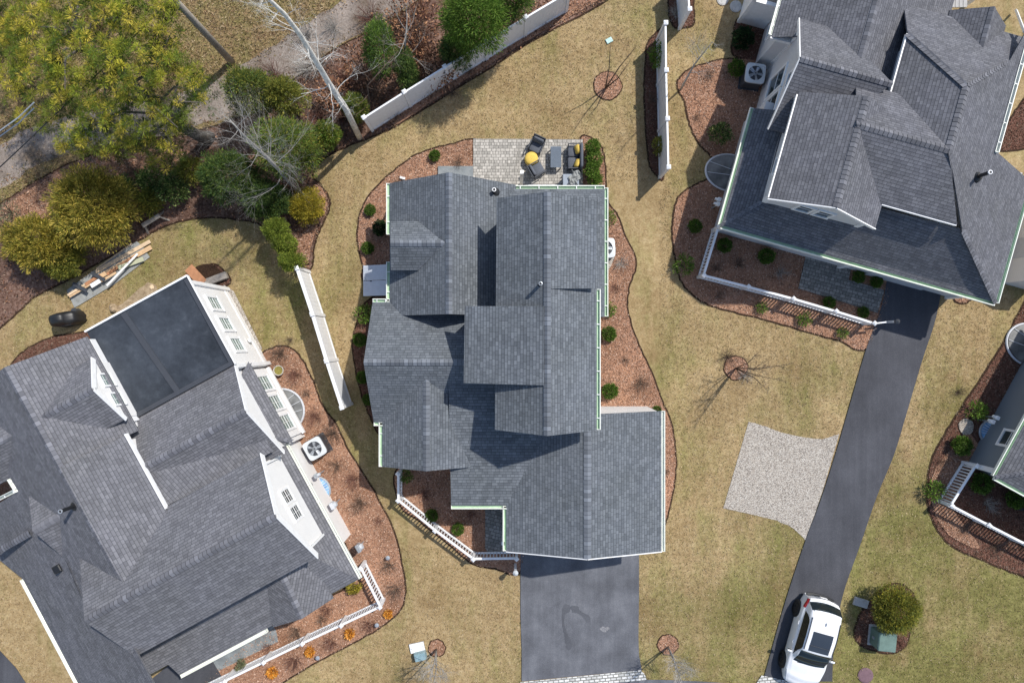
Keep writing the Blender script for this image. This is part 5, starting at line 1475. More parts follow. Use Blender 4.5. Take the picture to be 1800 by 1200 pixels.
# ------------------------------------------------------------------ the white car
def build_car():
    rear = P(1395 + 32.4, 1061 + 9); front = P(1369 + 32.4, 1154 + 9)
    rear = V((P(1427, 1070).x, P(1427, 1070).y, 0)); 
    F = unit(V((-.267, -.964, 0))); Lf = V((-F.y, F.x, 0))          # forward and (car's) left
    o = rear + F * 1.21
    t = thing("parked_car", "white compact crossover car with black sunroof parked on the right driveway", "car", o)
    def at(x, y, z):
        # the ends and both screens are curved in plan
        k = (abs(y) / .85) ** 2
        e = max(0, (-x - .9) / 1.07) * .2 - max(0, (x - .0) / 1.98) * .2
        return o + F * (x + e * k) + Lf * y + V((0, 0, z))
    XR, XF = -1.97, 1.98
    def lerp_tab(tab, x):
        for (x0, v0), (x1, v1) in zip(tab, tab[1:]):
            if x <= x1:
                u = max(0, min(1, (x - x0) / (x1 - x0))); u = u * u * (3 - 2 * u) if len(tab[0]) == 2 else u
                return v0 + (v1 - v0) * u
        return tab[-1][1]
    wid = lambda x: .85 * (1 - max(0, (x - 1.0) / 1.02) ** 2.6 * .3 if x > 1.0 else 1 - max(0, (-x - 1.1) / .9) ** 2.4 * .24)
    belt = [(-1.97, .84), (-1.8, .93), (-1.2, .95), (.4, .9), (.95, .87), (1.55, .79), (1.9, .66), (1.98, .58)]
    roof = [(-1.97, .8), (-1.9, .95), (-1.56, 1.34), (-1.3, 1.4), (-.5, 1.44), (.1, 1.40), (.4, 1.25), (.9, .945), (1.5, .85), (1.85, .72), (1.98, .6)]
    rw = [(-1.97, .64), (-1.8, .67), (-1.5, .63), (-.4, .64), (.25, .63), (.7, .66), (.95, .68), (1.6, .58), (1.98, .5)]
    lin = lambda tab, x: lerp_tab([(a, b) for a, b in tab], x)
    def S(x, u):
        """body surface: u runs 0 at the sill, .5 at the shoulder, .8 at the roof edge, 1 on the centre line"""
        w = wid(x); bz = lin(belt, x); rz = max(lin(roof, x), bz + .01); r_ = min(lin(rw, x), w * .93)
        ky = [(0, .9 * w, .2), (.12, .97 * w, .3), (.3, 1.0 * w, .58), (.42, .985 * w, bz - .06), (.5, .93 * w, bz), (.55, .91 * w, bz + (rz - bz) * .06), (.78, r_ + .015, rz - (rz - bz) * .1 - .01), (.84, r_ * .93, rz - .012), (.92, r_ * .5, rz + .012), (1, 0, rz + .02)]
        for (u0, y0, z0), (u1, y1, z1) in zip(ky, ky[1:]):
            if u <= u1:
                k = (u - u0) / (u1 - u0); return y0 + (y1 - y0) * k, z0 + (z1 - z0) * k
        return 0, rz + .02
    xs = [XR + (XF - XR) * i / 60 for i in range(61)]
    us = [0, .06, .12, .2, .3, .36, .42, .46, .5, .55, .6, .66, .72, .78, .81, .84, .88, .92, .96, 1]
    def grid(mb, xs, us, off=0.0, sides=(1, -1)):
        for s in sides:
            n0 = len(mb.v)
            for x in xs:
                for u in us:
                    y, z = S(x, u); y2, z2 = S(x, min(1, u + .01)); y1, z1 = S(x, max(0, u - .01))
                    xa, za = S(min(XF, x + .02), u); xb, zb = S(max(XR, x - .02), u)
                    ny, nz = (z2 - z1), -(y2 - y1); l_ = math.hypot(ny, nz) or 1
                    ny, nz = ny / l_, nz / l_
                    if nz < 0 and u > .4: ny, nz = -ny, -nz
                    if u <= .4 and ny < 0: ny, nz = -ny, -nz
                    mb.v.append(at(x, s * (y + ny * off), z + nz * off))
            m = len(us)
            for i in range(len(xs) - 1):
                for j in range(m - 1):
                    a, b_, c, d_ = n0 + i * m + j, n0 + (i + 1) * m + j, n0 + (i + 1) * m + j + 1, n0 + i * m + j + 1
                    mb.f.append((a, b_, c, d_) if s < 0 else (a, d_, c, b_)); mb.mi.append(0)
    mb = MB(); grid(mb, xs, us)
    for x in (XR, XF):      # nose and tail
        ring_ = [at(x, S(x, u)[0], S(x, u)[1]) for u in us] + [at(x, -S(x, u)[0], S(x, u)[1]) for u in us[::-1][1:]]
        mb.poly(ring_ if x > 0 else ring_[::-1])
    sill = [at(x, .88 * wid(x), .2) for x in xs] + [at(x, -.88 * wid(x), .2) for x in xs[::-1]]
    mb.poly(sill)
    mb.build("body", "car_white", t, True)
    rg = lambda a, b_, n=12: [a + (b_ - a) * i / n for i in range(n + 1)]
    def glass(name, x0, x1, u0, u1, material="car_glass", sides=(1, -1), off=.008, n=12):
        g = MB(); grid(g, rg(x0, x1, n), rg(u0, u1, 8), off, sides); return g.build(name, material, t, True)
    glass("windshield", .22, .88, .79, 1)
    glass("rear_window", -1.86, -1.6, .79, 1)
    for s in (1, -1):
        # side glass tapers to the rear, so it is cut as a polygon on the surface
        g = MB(); n = 22
        for i in range(n):
            xa, xb = -1.42 + 2.06 * i / n, -1.42 + 2.06 * (i + 1) / n
            hi = lambda x: .775 if -1.1 < x < .12 else (.57 + .205 * max(0, (x + 1.42) / .32) ** .6 if x <= -1.1 else .775 - .2 * max(0, (x - .12)) / .52)
            q_ = []
            for k in range(5):
                for x in (xa, xb):
                    u = .565 + (hi(x) - .565) * k / 4; y, z = S(x, u); q_.append(at(x, s * (y + .009), z + .006))
            for k in range(4):
                f4 = [q_[2 * k], q_[2 * k + 1], q_[2 * k + 3], q_[2 * k + 2]]
                g.poly(f4 if s < 0 else f4[::-1])
        g.build("side_window", "car_glass", t)
        p = MB(); y, z = S(-.33, .67); p.bar(at(-.36, s * (S(-.36, .57)[0] + .014), S(-.36, .57)[1] + .01), at(-.3, s * (S(-.3, .76)[0] + .014), S(-.3, .76)[1] + .01), .05, .012, up=Lf * s); p.build("door_pillar", "black_plastic", t)
        r_ = MB(); r_.tube([at(x, s * (S(x, .82)[0]), S(x, .82)[1] + .035) for x in rg(-1.3, .12, 10)], .016, 8); r_.build("roof_rail", "black_plastic", t)
        m2 = MB(); m2.box(at(.55, s * .95, .93), (.1, .2, .14), (F, Lf, V((0, 0, 1))), bev=.03); m2.bar(at(.57, s * .82, .9), at(.56, s * .93, .92), .05, .04)
        mo = m2.build("wing_mirror", "car_white", t, True)
        m3 = MB(); m3.box(at(.495, s * .95, .93), (.012, .16, .1), (F, Lf, V((0, 0, 1)))); m3.build("mirror_glass", "car_glass", mo)
        for xd in (-.75, .1):
            h_ = MB(); y, z = S(xd, .42); h_.box(at(xd, s * (y + .012), z - .02), (.17, .03, .03), (F, Lf, V((0, 0, 1))), bev=.008); h_.build("door_handle", "car_white", t)
        tl = MB(); grid(tl, rg(-1.95, -1.55, 10), rg(.38, .5, 5), .012, (s,)); tl.build("tail_light", "tail_red", t)
        hl_ = MB(); grid(hl_, rg(1.45, 1.82, 8), rg(.41, .5, 4), .012, (s,)); hl_.build("headlight", "lamp_clear", t)
        for xw in (-1.21, 1.21):
            yo = s * (wid(xw) * .99)
            a_ = MB(); a_.cyl(at(xw, yo - s * .12, .33), .375, .135, 30, axis=Lf * s); a_.build("wheel_arch", "black_plastic", t)
            w_ = MB()
            prof = [(.2, .0), (.31, .0), (.335, .03), (.335, .16), (.315, .19), (.22, .195)]
            n0 = len(w_.v); seg = 30
            for rr, dd_ in prof:
                for k in range(seg):
                    an = 2 * math.pi * k / seg; w_.v.append(at(xw + rr * math.cos(an), yo - s * (.13 - dd_), .335 + rr * math.sin(an)))
            for i in range(len(prof) - 1):
                for k in range(seg):
                    k2 = (k + 1) % seg; w_.f.append((n0 + i * seg + k, n0 + i * seg + k2, n0 + (i + 1) * seg + k2, n0 + (i + 1) * seg + k)); w_.mi.append(0)
            wo = w_.build("wheel", "tyre_rubber", t, True)
            r2 = MB(); r2.cyl(at(xw, yo + s * .02, .335), .215, .02, 24, axis=Lf * s)
            for k in range(5):
                an = 2 * math.pi * k / 5; r2.bar(at(xw, yo + s * .045, .335), at(xw + .2 * math.cos(an), yo + s * .045, .335 + .2 * math.sin(an)), .05, .03, up=Lf)
            r2.build("rim", "rim_black", wo)
    sr_ = MB()
    gx = rg(-.72, .12, 8)
    for i in range(8):
        ys = [-.43 + .86 * k / 6 for k in range(7)]
        for k in range(6):
            def pt_(x, y): 
                rz = lin(roof, x); return at(x, y, rz + .034 - .02 * (abs(y) / .6) ** 2)
            sr_.poly([pt_(gx[i], ys[k]), pt_(gx[i + 1], ys[k]), pt_(gx[i + 1], ys[k + 1]), pt_(gx[i], ys[k + 1])])
    sr_.build("sunroof", "sunroof_glass", t, True)
    bar_ = MB(); bar_.bar(at(-.12, -.43, 1.462), at(-.12, .43, 1.462), .02, .012); bar_.build("sunroof_bar", "dark_metal", t)
    an = MB(); an.box(at(-1.12, 0, 1.455), (.14, .045, .05), (F, Lf, V((0, 0, 1))), bev=.015); an.build("roof_aerial", "galvanised", t)
    sp_ = MB(); sp_.tube([at(-1.58, y_, 1.335 - .03 * y_ * y_) for y_ in (-.56, -.3, 0, .3, .56)], .03, 8); sp_.build("spoiler", "car_white", t)
    wp = MB(); wp.bar(at(-1.76, -.05, 1.1), at(-1.68, .3, 1.17), .02, .02); wp.build("rear_wiper", "black_plastic", t)
    bp = MB(); bp.tube([at(-1.99, y_, .4) for y_ in (-.6, -.35, 0, .35, .6)], .06, 8); bp.build("rear_bumper", "black_plastic", t)
    pl = MB(); pl.box(at(-1.985, 0, .68), (.02, .3, .12), (F, Lf, V((0, 0, 1)))); pl.build("number_plate", "white_trim", t)
    wp = MB(); wp.bar(at(.9, -.5, .955), at(.86, .1, .975), .02, .015); wp.build("wiper", "black_plastic", t)
    return t
build_car()
# ------------------------------------------------------------------ vegetation
GOLD = [(0.3, 0.2625, 0.03), (0.39, 0.33, 0.042), (0.225, 0.2175, 0.033), (0.48, 0.39, 0.06)]
OLIVE = [(0.17, 0.1955, 0.0408), (0.238, 0.2465, 0.0476), (0.1275, 0.153, 0.034), (0.34, 0.3145, 0.0578)]
PINE = [(0.2625, 0.293, 0.035), (0.3602, 0.37, 0.042), (0.1859, 0.228, 0.035), (0.5019, 0.445, 0.054), (0.5891, 0.489, 0.077), (0.126, 0.19, 0.03), (0.168, 0.22, 0.03)]
PINE_SHADE = [(.055, .1, .018), (.08, .125, .02), (.04, .07, .014), (.11, .14, .024)]   # dark tone painting crown shade into the low tufts
SPRUCE = [(0.0665, 0.1235, 0.0342), (0.1045, 0.171, 0.0418), (0.0532, 0.095, 0.0304), (0.171, 0.228, 0.0494)]
BRIGHT = [(0.105, 0.195, 0.027), (0.15, 0.255, 0.036), (0.075, 0.1425, 0.024), (0.195, 0.285, 0.0525)]
BOX = [(0.075, 0.147, 0.021), (0.1125, 0.195, 0.03), (0.0525, 0.102, 0.018), (0.15, 0.2325, 0.042)]
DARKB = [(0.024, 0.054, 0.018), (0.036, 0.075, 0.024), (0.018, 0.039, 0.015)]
HOLLY = [(0.064, 0.12, 0.032), (0.128, 0.2, 0.048), (0.048, 0.088, 0.0256), (0.272, 0.32, 0.112)]
BROWNL = [(0.27, 0.135, 0.0743), (0.189, 0.0878, 0.054), (0.3915, 0.216, 0.1215), (0.135, 0.0675, 0.0405)]
ORANGE = [(0.575, 0.23, 0.0287), (0.713, 0.322, 0.046), (0.437, 0.161, 0.023), (0.805, 0.437, 0.115)]
GREYG = [(0.195, 0.2145, 0.117), (0.143, 0.1625, 0.091), (0.26, 0.26, 0.156)]

def rand_dirs(n):
    d = nrg.normal(size=(n, 3)); return d / np.linalg.norm(d, axis=1, keepdims=True)

def blob_points(c, r, nl, per, lump=.33, up=-.35, fill=.55):
    """leaf positions gathered in lumps that fill an uneven crown; returns positions and outward directions"""
    d = rand_dirs(nl); d[:, 2] = np.where(d[:, 2] < up, -d[:, 2] * .6, d[:, 2])
    rad = nrg.uniform(fill, 1.0, (nl, 1)) ** .6 * nrg.uniform(.78, 1.12, (nl, 1))
    lc = d * rad * np.array(r)
    idx = np.repeat(np.arange(nl), per)
    off = rand_dirs(len(idx)) * nrg.uniform(.2, 1, (len(idx), 1)) ** .5 * lump * np.mean(r)
    p = lc[idx] + off
    out = off / np.linalg.norm(off, axis=1, keepdims=True) + d[idx] * .8
    return p + np.array(c), out, idx

def shade_lumps(cols, idx, n, amt=.2):
    """every spray has its own tint"""
    t = 1 + nrg.normal(size=(n, 1)) * amt
    return np.clip(cols * t[idx], .004, 1)

def bush(name, label, cat, px, py, rpx, h, pal, nl=60, per=26, L=.09, W=.035, squash=None, group=None, droop=0.0, ry=None, lump=.3, stems=True, zc=None, material="foliage", sparse=False, z0=0.):
    """evergreen shrub: px, py is where its middle shows, h its height"""
    zc = h * .55 if zc is None else zc
    c = P(px, py, zc); k = K * (1 - zc / H)
    rx = rpx * k; ry_ = (ry or rpx) * k
    t = thing(name, label, cat, (c.x, c.y), group)
    p, out, idx = blob_points(c, (rx * .88, ry_ * .88, h * .48), nl, per, lump)
    out = out + rand_dirs(len(p)) * .45; out[:, 2] -= droop
    cols = shade_lumps(palette(len(p), pal), idx, nl)
    p[:, 2] = np.maximum(p[:, 2], .04)
    leaf_mesh("foliage", p, out, L * nrg.uniform(.7, 1.3, len(p)), W * nrg.uniform(.7, 1.2, len(p)), cols, material, t)
    if stems:
        m_ = MB()
        base = V((c.x, c.y, 0))
        for i in range(5):
            a = i * 2 * math.pi / 5 + rng.random()
            e = c + V((math.cos(a) * rx * .55, math.sin(a) * ry_ * .55, h * .1))
            m_.tube([base, base.lerp(e, .5) + V((0, 0, h * .08)), e], [.035 * h ** .5, .025, .01], 5)
        m_.build("stem", "bark_brown", t)
    return t

# shared shapes for the clipped round shrubs
def round_proto(pal, r=.3, h=.5, n=150, per=16, L=.05, W=.036, lump=.17):
    p, out, idx = blob_points((0, 0, h * .52), (r * .92, r * .92, h * .5), n, per, lump, fill=.8)
    p[:, 2] = np.maximum(p[:, 2], .03)
    cols = shade_lumps(palette(len(p), pal), idx, n, .16)
    o = leaf_mesh("leaves", p, out + rand_dirs(len(p)) * .5, L * nrg.uniform(.7, 1.2, len(p)), W * nrg.uniform(.7, 1.2, len(p)), cols, "foliage")
    m_ = MB()
    for i in range(5):
        a = i * 1.26; m_.tube([V((0, 0, 0)), V((math.cos(a) * r * .3, math.sin(a) * r * .3, h * .35)), V((math.cos(a) * r * .5, math.sin(a) * r * .5, h * .65))], [.02, .014, .006], 4)
    s = m_.build("stem", "bark_brown")
    return o, s
PROTO = {}
def round_shrub(kind, pal, name, label, px, py, rpx, group, **kw):
    h = kw.pop("h", None) or max(.35, rpx * K * 1.5)
    key = (kind, rng.randrange(2))
    r = rpx * K * (1 - h * .6 / H)
    c = P(px, py, h * .6)
    t = thing(name, label, "shrub", (c.x, c.y), group)
    if key not in PROTO:
        l, s = round_proto(pal, .3, .5, **kw)
        l.parent = t; s.parent = t; PROTO[key] = (l, s)
    else:
        l, s = PROTO[key]; l2, s2 = l.copy(), s.copy()
        for o in (l2, s2): COL.objects.link(o); o.parent = t
        l, s = l2, s2
    for o in (l, s):
        o.rotation_euler = (0, 0, rng.uniform(0, 6.28)); o.scale = (r / .3, r / .3, h / .5)
    return t

BOXL = [
 (764, 273, 10, "small round boxwood on the mulch at the left of the patio"),
 (650, 369, 10, "topmost round boxwood on the mulch west of the middle house"),
 (646, 436, 11, "lower round boxwood on the mulch just above the white bulkhead"),
 (632, 597, 12, "round boxwood beside the west gable end, above the ridge line"),
 (637, 663, 11, "round boxwood half under the west eave, just below the gable peak"),
 (647, 702, 10, "lowest dark boxwood under the west eave of the middle house"),
 (1071, 587, 13, "round boxwood on red mulch, upper of the two along the east wall"),
 (1073, 687, 14, "round boxwood on red mulch, just above the white garage wall"),
 (1155, 721, 8, "small boxwood peeping out behind the garage roof corner"),
 (759, 906, 11, "round boxwood inside the angled railing, nearer the house"),
 (805, 930, 11, "round boxwood inside the angled railing, beside the paver walk"),
 (1296, 120, 15, "round boxwood next to the air conditioner of the right house"),
 (1222, 397, 12, "round boxwood on mulch left of the right house's porch corner"),
 (1274, 431, 13, "round boxwood inside the right railing, nearest the corner post"),
 (1348, 450, 14, "second round boxwood inside the right railing"),
 (1458, 532, 11, "boxwood between the paver walk and the right railing"),
 (1518, 549, 10, "boxwood beside the lower end of the paver walk, near the drive"),
 (1510, 486, 11, "left of the two boxwoods in the notch by the garage door"),
 (1541, 495, 11, "right of the two boxwoods in the notch by the garage door"),
 (1692, 783, 17, "wide round boxwood below the blue window well"),
 (1727, 850, 18, "round shrub inside the lower right railing, by the house corner"),
 (1787, 878, 16, "dark round shrub at the right edge inside the lower right railing"),
]
for px, py, r, lab in BOXL:
    round_shrub("box", BOX, "boxwood", lab, px, py, r, "clipped round boxwoods")
for px, py, r, lab in ((668, 401, 14, "dark round shrub in eave shade, middle of three beside the middle house"),
                       (1306, 66, 19, "large dark round shrub in deep shade by the right house wall")):
    round_shrub("dark", DARKB, "dark_shrub", lab, px, py, r, "dark shaded round shrubs")
for px, py, r, lab in ((640, 551, 15, "light green spreading shrub beside the white bulkhead's lower bed"),
                       (1070, 383, 12, "bright green shrub under the upper east eave of the middle house"),
                       (1071, 543, 11, "yellowish shrub at the lower end of the east eave skirt"),
                       (1202, 465, 16, "loose green shrub at the bed edge left of the right railing"),
                       (1340, 540, 9, "sparse yellow green shrub outside the right railing, left one"),
                       (1415, 560, 11, "sparse yellow green shrub outside the right railing, middle one"),
                       (1482, 585, 9, "sparse yellow green shrub outside the right railing, near the drive"),
                       (1643, 863, 16, "leafy shrub at the mulch edge left of the lower right railing"),
                       (1718, 722, 15, "leafy shrub above the pebble patch in the far right bed"),
                       (714, 836, 11, "lime shrub partly hidden under the front eave of the middle house")):
    round_shrub("loose", BRIGHT, "leafy_shrub", lab, px, py, r, "loose leafy shrubs", n=46, per=9, L=.11, W=.035, lump=.42)
for px, py, r, lab in ((1265, 236, 20, "glossy holly bush on mulch right of the rounded bed edge"), ):
    bush("holly_bush", lab, "shrub", px, py, r, .9, HOLLY, 40, 26, .1, .05, lump=.35)
for i, (px, py, r) in enumerate(((1042, 259, 11), (1045, 280, 13), (1040, 300, 12), (1046, 318, 11))):
    bush("patio_evergreen", ("topmost", "second", "third", "lowest")[i] + " evergreen of the short row beside the patio sofa", "shrub", px, py, r + 2, 1.1, BRIGHT, 90, 24, .08, .03, group="evergreen row beside the patio", lump=.2)
bush("fence_shrub", "bright green shrub against the upper half of the north-south fence", "shrub", 1155, 96, 13, 1.1, BRIGHT, 44, 22, .09, .04, ry=23)
bush("fence_shrub", "yellowish shrub against the lower half of the north-south fence", "shrub", 1157, 257, 10, .9, OLIVE, 36, 20, .09, .04, ry=15)
bush("corner_shrub", "lime gold shrub under the corner of the left house's front eave", "shrub", 622, 1031, 15, .6, GOLD, 36, 20, .1, .03, ry=10)
bush("porch_shrub", "pale variegated low shrub beside the bluestone walk", "shrub", 424, 1168, 9, .5, GREYG, 26, 20, .07, .04)
yew = bush("round_yew", "big round dark yew bush in the island bed beside the transformer box", "shrub", 1571, 1070, 44, 1.9, OLIVE + GOLD[:1], 300, 60, .11, .024, lump=.16)
bush("golden_cypress", "golden yellow cypress bush at the tip of the wooded bed", "shrub", 539, 360, 33, 1.3, GOLD + [(0.5, 0.38, 0.04)], 170, 60, .12, .02, droop=.0, lump=.2)
for i, (px, py, r) in enumerate(((488, 405, 23), (503, 430, 19), (516, 460, 22))):
    bush("arborvitae", ("topmost", "middle", "lowest")[i] + " of three green arborvitae in a row leading to the slanting fence", "shrub", px, py, r, 2.0, [(0.19, 0.25, 0.035), (0.27, 0.31, 0.05), (0.13, 0.18, 0.03)], 120, 50, .1, .024, group="three arborvitae by the fence", zc=1.35, lump=.19, ry=r * .85)
for px, py, r, lab, pal in ((305, 333, 27, "round broad leaved rhododendron above the wooden bench", HOLLY), (265, 318, 24, "rhododendron left of the round one, under the pine", HOLLY),
                       (262, 356, 22, "rhododendron with reddish gaps just above the bench", OLIVE), (336, 300, 24, "yellow green rhododendron below the pine trunk", OLIVE), (215, 330, 20, "dark rhododendron touching the big golden juniper", HOLLY)):
    bush("rhododendron", lab, "shrub", px, py, r, 1.2, pal, 70, 26, .12, .05, group="rhododendrons in the wooded bed", lump=.3)
def shaggy(name, label, px, py, rpx, h, pal, ry=None, n=230, per=60, L=.15, W=.03, cat="tree", group=None, zc=None):
    return bush(name, label, cat, px, py, rpx, h, pal, n, per, L, W, droop=.0, ry=ry, lump=.15, group=group, zc=zc)
JUN = [(0.2318, 0.2202, 0.0371), (0.3361, 0.2898, 0.0464), (0.1623, 0.1738, 0.0371), (0.4636, 0.3825, 0.0695), (0.6027, 0.4636, 0.1043)]
shaggy("golden_juniper", "biggest shaggy golden green juniper left of the bench", 166, 366, 74, 2.8, JUN, ry=76, n=520)
shaggy("golden_juniper", "second golden green juniper at the left edge above the covered grill", 72, 428, 66, 2.2, JUN, ry=52, n=380)
shaggy("golden_juniper", "dark green lower part of the juniper clump beside the lumber", 112, 455, 38, 1.6, OLIVE, n=190)
bush("grey_shrub", "grey green sparse shrub at the left edge of the wooded bed", "shrub", 8, 372, 24, .9, GREYG, 34, 16, .12, .03, ry=28)
S_ = "evergreens of the wooded strip"
for px, py, r, ry, h, pal, lab in (
    (505, 262, 62, 55, 3.6, OLIVE + BRIGHT, "yellow green cedar left of the white birch base"),
    (445, 165, 46, 44, 3.4, SPRUCE + OLIVE, "dark green cedar above the grey bare tree"),
    (408, 312, 62, 48, 2.6, SPRUCE, "dark spruce under the grey bare tree's twigs"),
    (468, 352, 46, 36, 2.2, SPRUCE, "dark spruce beside the golden cypress"),
    (505, 175, 36, 34, 3.0, OLIVE, "olive cedar behind the white birch trunk"),
    (575, 238, 24, 22, 1.7, BRIGHT + OLIVE, "small leafy evergreen just left of the birch base"),
    (668, 88, 26, 52, 3.4, BRIGHT + SPRUCE, "tall narrow green cedar among brown leaves"),
    (714, 122, 20, 32, 2.6, SPRUCE, "dark cedar right of the tall narrow one"),
    (625, 190, 22, 24, 1.8, SPRUCE + OLIVE, "green cedar right of the birch trunk")):
    bush("cedar", lab, "tree", px, py, r, h, pal, int(5.5 * r), 60, .13, .026, droop=.0, ry=ry, lump=.17, group=S_)
bush("hedge_conifer", "bright green young conifer crown leaning over the long fence", "tree", 836, 40, 62, 4.6, BRIGHT, 380, 60, .15, .026, ry=58, zc=2.9, lump=.17, droop=.0, group=S_)
bush("hedge_conifer", "dark green conifer at the top edge left of the bright one", "tree", 800, 92, 30, 2.6, SPRUCE, 150, 50, .13, .026, ry=26, lump=.18, group=S_)
bush("hedge_conifer", "green conifer at the top edge over the long fence", "tree", 898, -2, 42, 4.4, BRIGHT + SPRUCE, 220, 50, .14, .026, ry=34, zc=2.8, lump=.18, group=S_)
for px, py, r, lab in ((715, 52, 60, "brown leaved oak scrub at the top beside the gravel track"), (768, 120, 42, "brown leaved scrub right of the dark cedar"), (640, 120, 40, "brown leaved scrub between birch and narrow cedar"), (590, 170, 34, "sparse brown scrub touching the birch trunk")):
    bush("oak_scrub", lab, "shrub", px, py, r, 1.5, BROWNL, int(r * 1.6), 12, .14, .07, lump=.3, group="brown oak scrub of the wooded strip", material="dry_matter")

# --- big pine
pine = thing("pine_tree", "huge yellow green pine with a bent trunk at the upper left", "tree", P(368, 242))
m_ = MB()
b0 = P(368, 242)
trunk_pts = [b0, P(352, 240, .8), P(325, 226, 2.0), P(298, 206, 3.0), P(262, 172, 4.0), P(215, 130, 5.2), P(160, 80, 6.0), P(110, 40, 6.4)]
m_.tube(trunk_pts, [.28, .25, .22, .2, .16, .12, .08, .03], 12)
m_.build("trunk", "bark_pine", pine, True)
# outline of the crown: low boughs on the south side, higher in the middle
OUT = [(-60, -80), (300, -60), (312, 60), (318, 92), (366, 130), (370, 160), (352, 192), (318, 205), (316, 250), (296, 296), (262, 298), (240, 262), (205, 278), (165, 265), (125, 288), (95, 280), (104, 262), (95, 215), (60, 232), (20, 205), (5, 150), (-60, 110)]
limbs = []
nb = 34
for i in range(nb):
    s = .38 + .6 * i / nb; fi = s * (len(trunk_pts) - 1); k = min(int(fi), len(trunk_pts) - 2); p0 = trunk_pts[k].lerp(trunk_pts[k + 1], fi - k)
    a = i * 2.4; Lb = (3.9 * (1 - s) + 1.6) * rng.uniform(.75, 1.1)
    e = p0 + V((math.cos(a) * Lb, math.sin(a) * Lb, rng.uniform(-.5, .5)))
    for _ in range(8):     # boughs end inside the crown
        ex, ey = 900 + e.x / (K * (1 - e.z / H)), 600 - e.y / (K * (1 - e.z / H))
        if in_poly(OUT, np.array([ex]), np.array([ey]))[0]: break
        e = p0.lerp(e, .8)
    mdl = p0.lerp(e, .55) + V((rng.uniform(-.3, .3), rng.uniform(-.3, .3), .35))
    limbs.append((p0, mdl, e))
    t = MB(); t.tube([p0, mdl, e], [.065, .04, .012], 6); t.build("branch", "bark_pine", pine)
cent = []
for p0, m1, e in limbs:
    for f in (.7, .86, 1.0):
        q = m1.lerp(e, (f - .5) * 2)
        for r_ in range(2): cent.append(q + V((rng.gauss(0, .25), rng.gauss(0, .25), rng.gauss(.1, .15))))
k_ = 0
while k_ < 1750:
    x, y = rng.uniform(-60, 376), rng.uniform(-80, 304)
    if in_poly(OUT, np.array([x]), np.array([y]))[0]:
        dx, dy = (x - 175) / 215, (y - 60) / 240
        z_ = 2.4 + 4.4 * math.sqrt(max(0, 1 - min(1, dx * dx + dy * dy))) + rng.uniform(-.5, .35)
        g = math.sin(x * .055 + 1.3) * math.sin(y * .071 + .4) + .5 * math.sin(x * .13 + y * .09)
        k_ += 1
        if g > .72 or (y > 150 and g > .32): continue
        cent.append(P(x, y, z_))
cl = np.array([tuple(c) for c in cent])
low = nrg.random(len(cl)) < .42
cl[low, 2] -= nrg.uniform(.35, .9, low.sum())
tint = np.where(low[:, None], palette(len(cl), PINE_SHADE, .25), palette(len(cl), PINE, .22))
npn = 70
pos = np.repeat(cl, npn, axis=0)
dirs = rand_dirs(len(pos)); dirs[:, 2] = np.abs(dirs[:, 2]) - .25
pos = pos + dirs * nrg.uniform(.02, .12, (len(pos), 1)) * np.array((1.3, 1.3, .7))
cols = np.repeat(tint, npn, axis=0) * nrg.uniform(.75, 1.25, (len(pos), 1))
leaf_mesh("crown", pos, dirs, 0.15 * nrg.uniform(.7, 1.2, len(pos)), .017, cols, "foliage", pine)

# --- bare trees
def grow(mb, p, d, L, r, depth, r_, spread=.6, kids=4, up=.12, seg=4, taper=.35):
    pts = [p]; dd = d.copy(); n = 4
    for i in range(n):
        dd = unit(dd + V((r_.gauss(0, .16), r_.gauss(0, .16), r_.gauss(up * .4, .1)))); pts.append(pts[-1] + dd * (L / n))
    mb.tube(pts, [r * (1 - (1 - taper) * i / n) for i in range(n + 1)], seg, cap=False)
    if depth <= 0: return
    for k in range(kids):
        f = r_.uniform(.3, 1.0); fi = f * n; i = min(int(fi), n - 1); q = pts[i].lerp(pts[i + 1], fi - i)
        nd_ = unit(dd + V((r_.gauss(0, spread), r_.gauss(0, spread), r_.gauss(up, spread * .5))))
        grow(mb, q, nd_, L * r_.uniform(.45, .75), r * (1 - (1 - taper) * f) * .6, depth - 1, r_, spread, kids, up, max(3, seg - 1), taper)

def bare_tree(name, label, path, r0, r1, material, limbs, seed, group=None, kids=4, depth=2, spread=.6, Lk=1.6, twig=.012, start=.25):
    r_ = random.Random(seed)
    pts = [P(*q) for q in path]
    t = thing(name, label, "tree", pts[0], group)
    m_ = MB(); n = len(pts)
    m_.tube([pts[0] - V((0, 0, .05))] + pts[1:], [r0 + (r1 - r0) * (i / (n - 1)) for i in range(n)], 10); m_.build("trunk", material, t, True)
    for i in range(limbs):
        f = start + (1 - start) * (i + r_.random()) / limbs; fi = f * (n - 1); k = min(int(fi), n - 2); q = pts[k].lerp(pts[k + 1], fi - k)
        tr_d = unit(pts[k + 1] - pts[k]); a = r_.uniform(0, 6.28)
        d = unit(V((math.cos(a), math.sin(a), r_.uniform(-.1, .5))) + tr_d * .35)
        b_ = MB(); grow(b_, q, d, Lk * (1.25 - f) * r_.uniform(.7, 1.3), max(twig, (r0 + (r1 - r0) * f) * .18), depth, r_, spread, kids)
        b_.build("branch", material, t)
    return t
bare_tree("birch_tree", "tall leafless white barked tree leaning over the wooded strip", [(632, 242, 0), (607, 190, 3.3), (580, 150, 5.6), (555, 107, 7.6), (528, 62, 9.4), (500, 25, 10.8), (470, -4, 11.9), (440, -30, 12.8)], .135, .035, "bark_pale", 24, 6, kids=4, depth=3, Lk=1.35, spread=.75, start=.2, twig=.012)
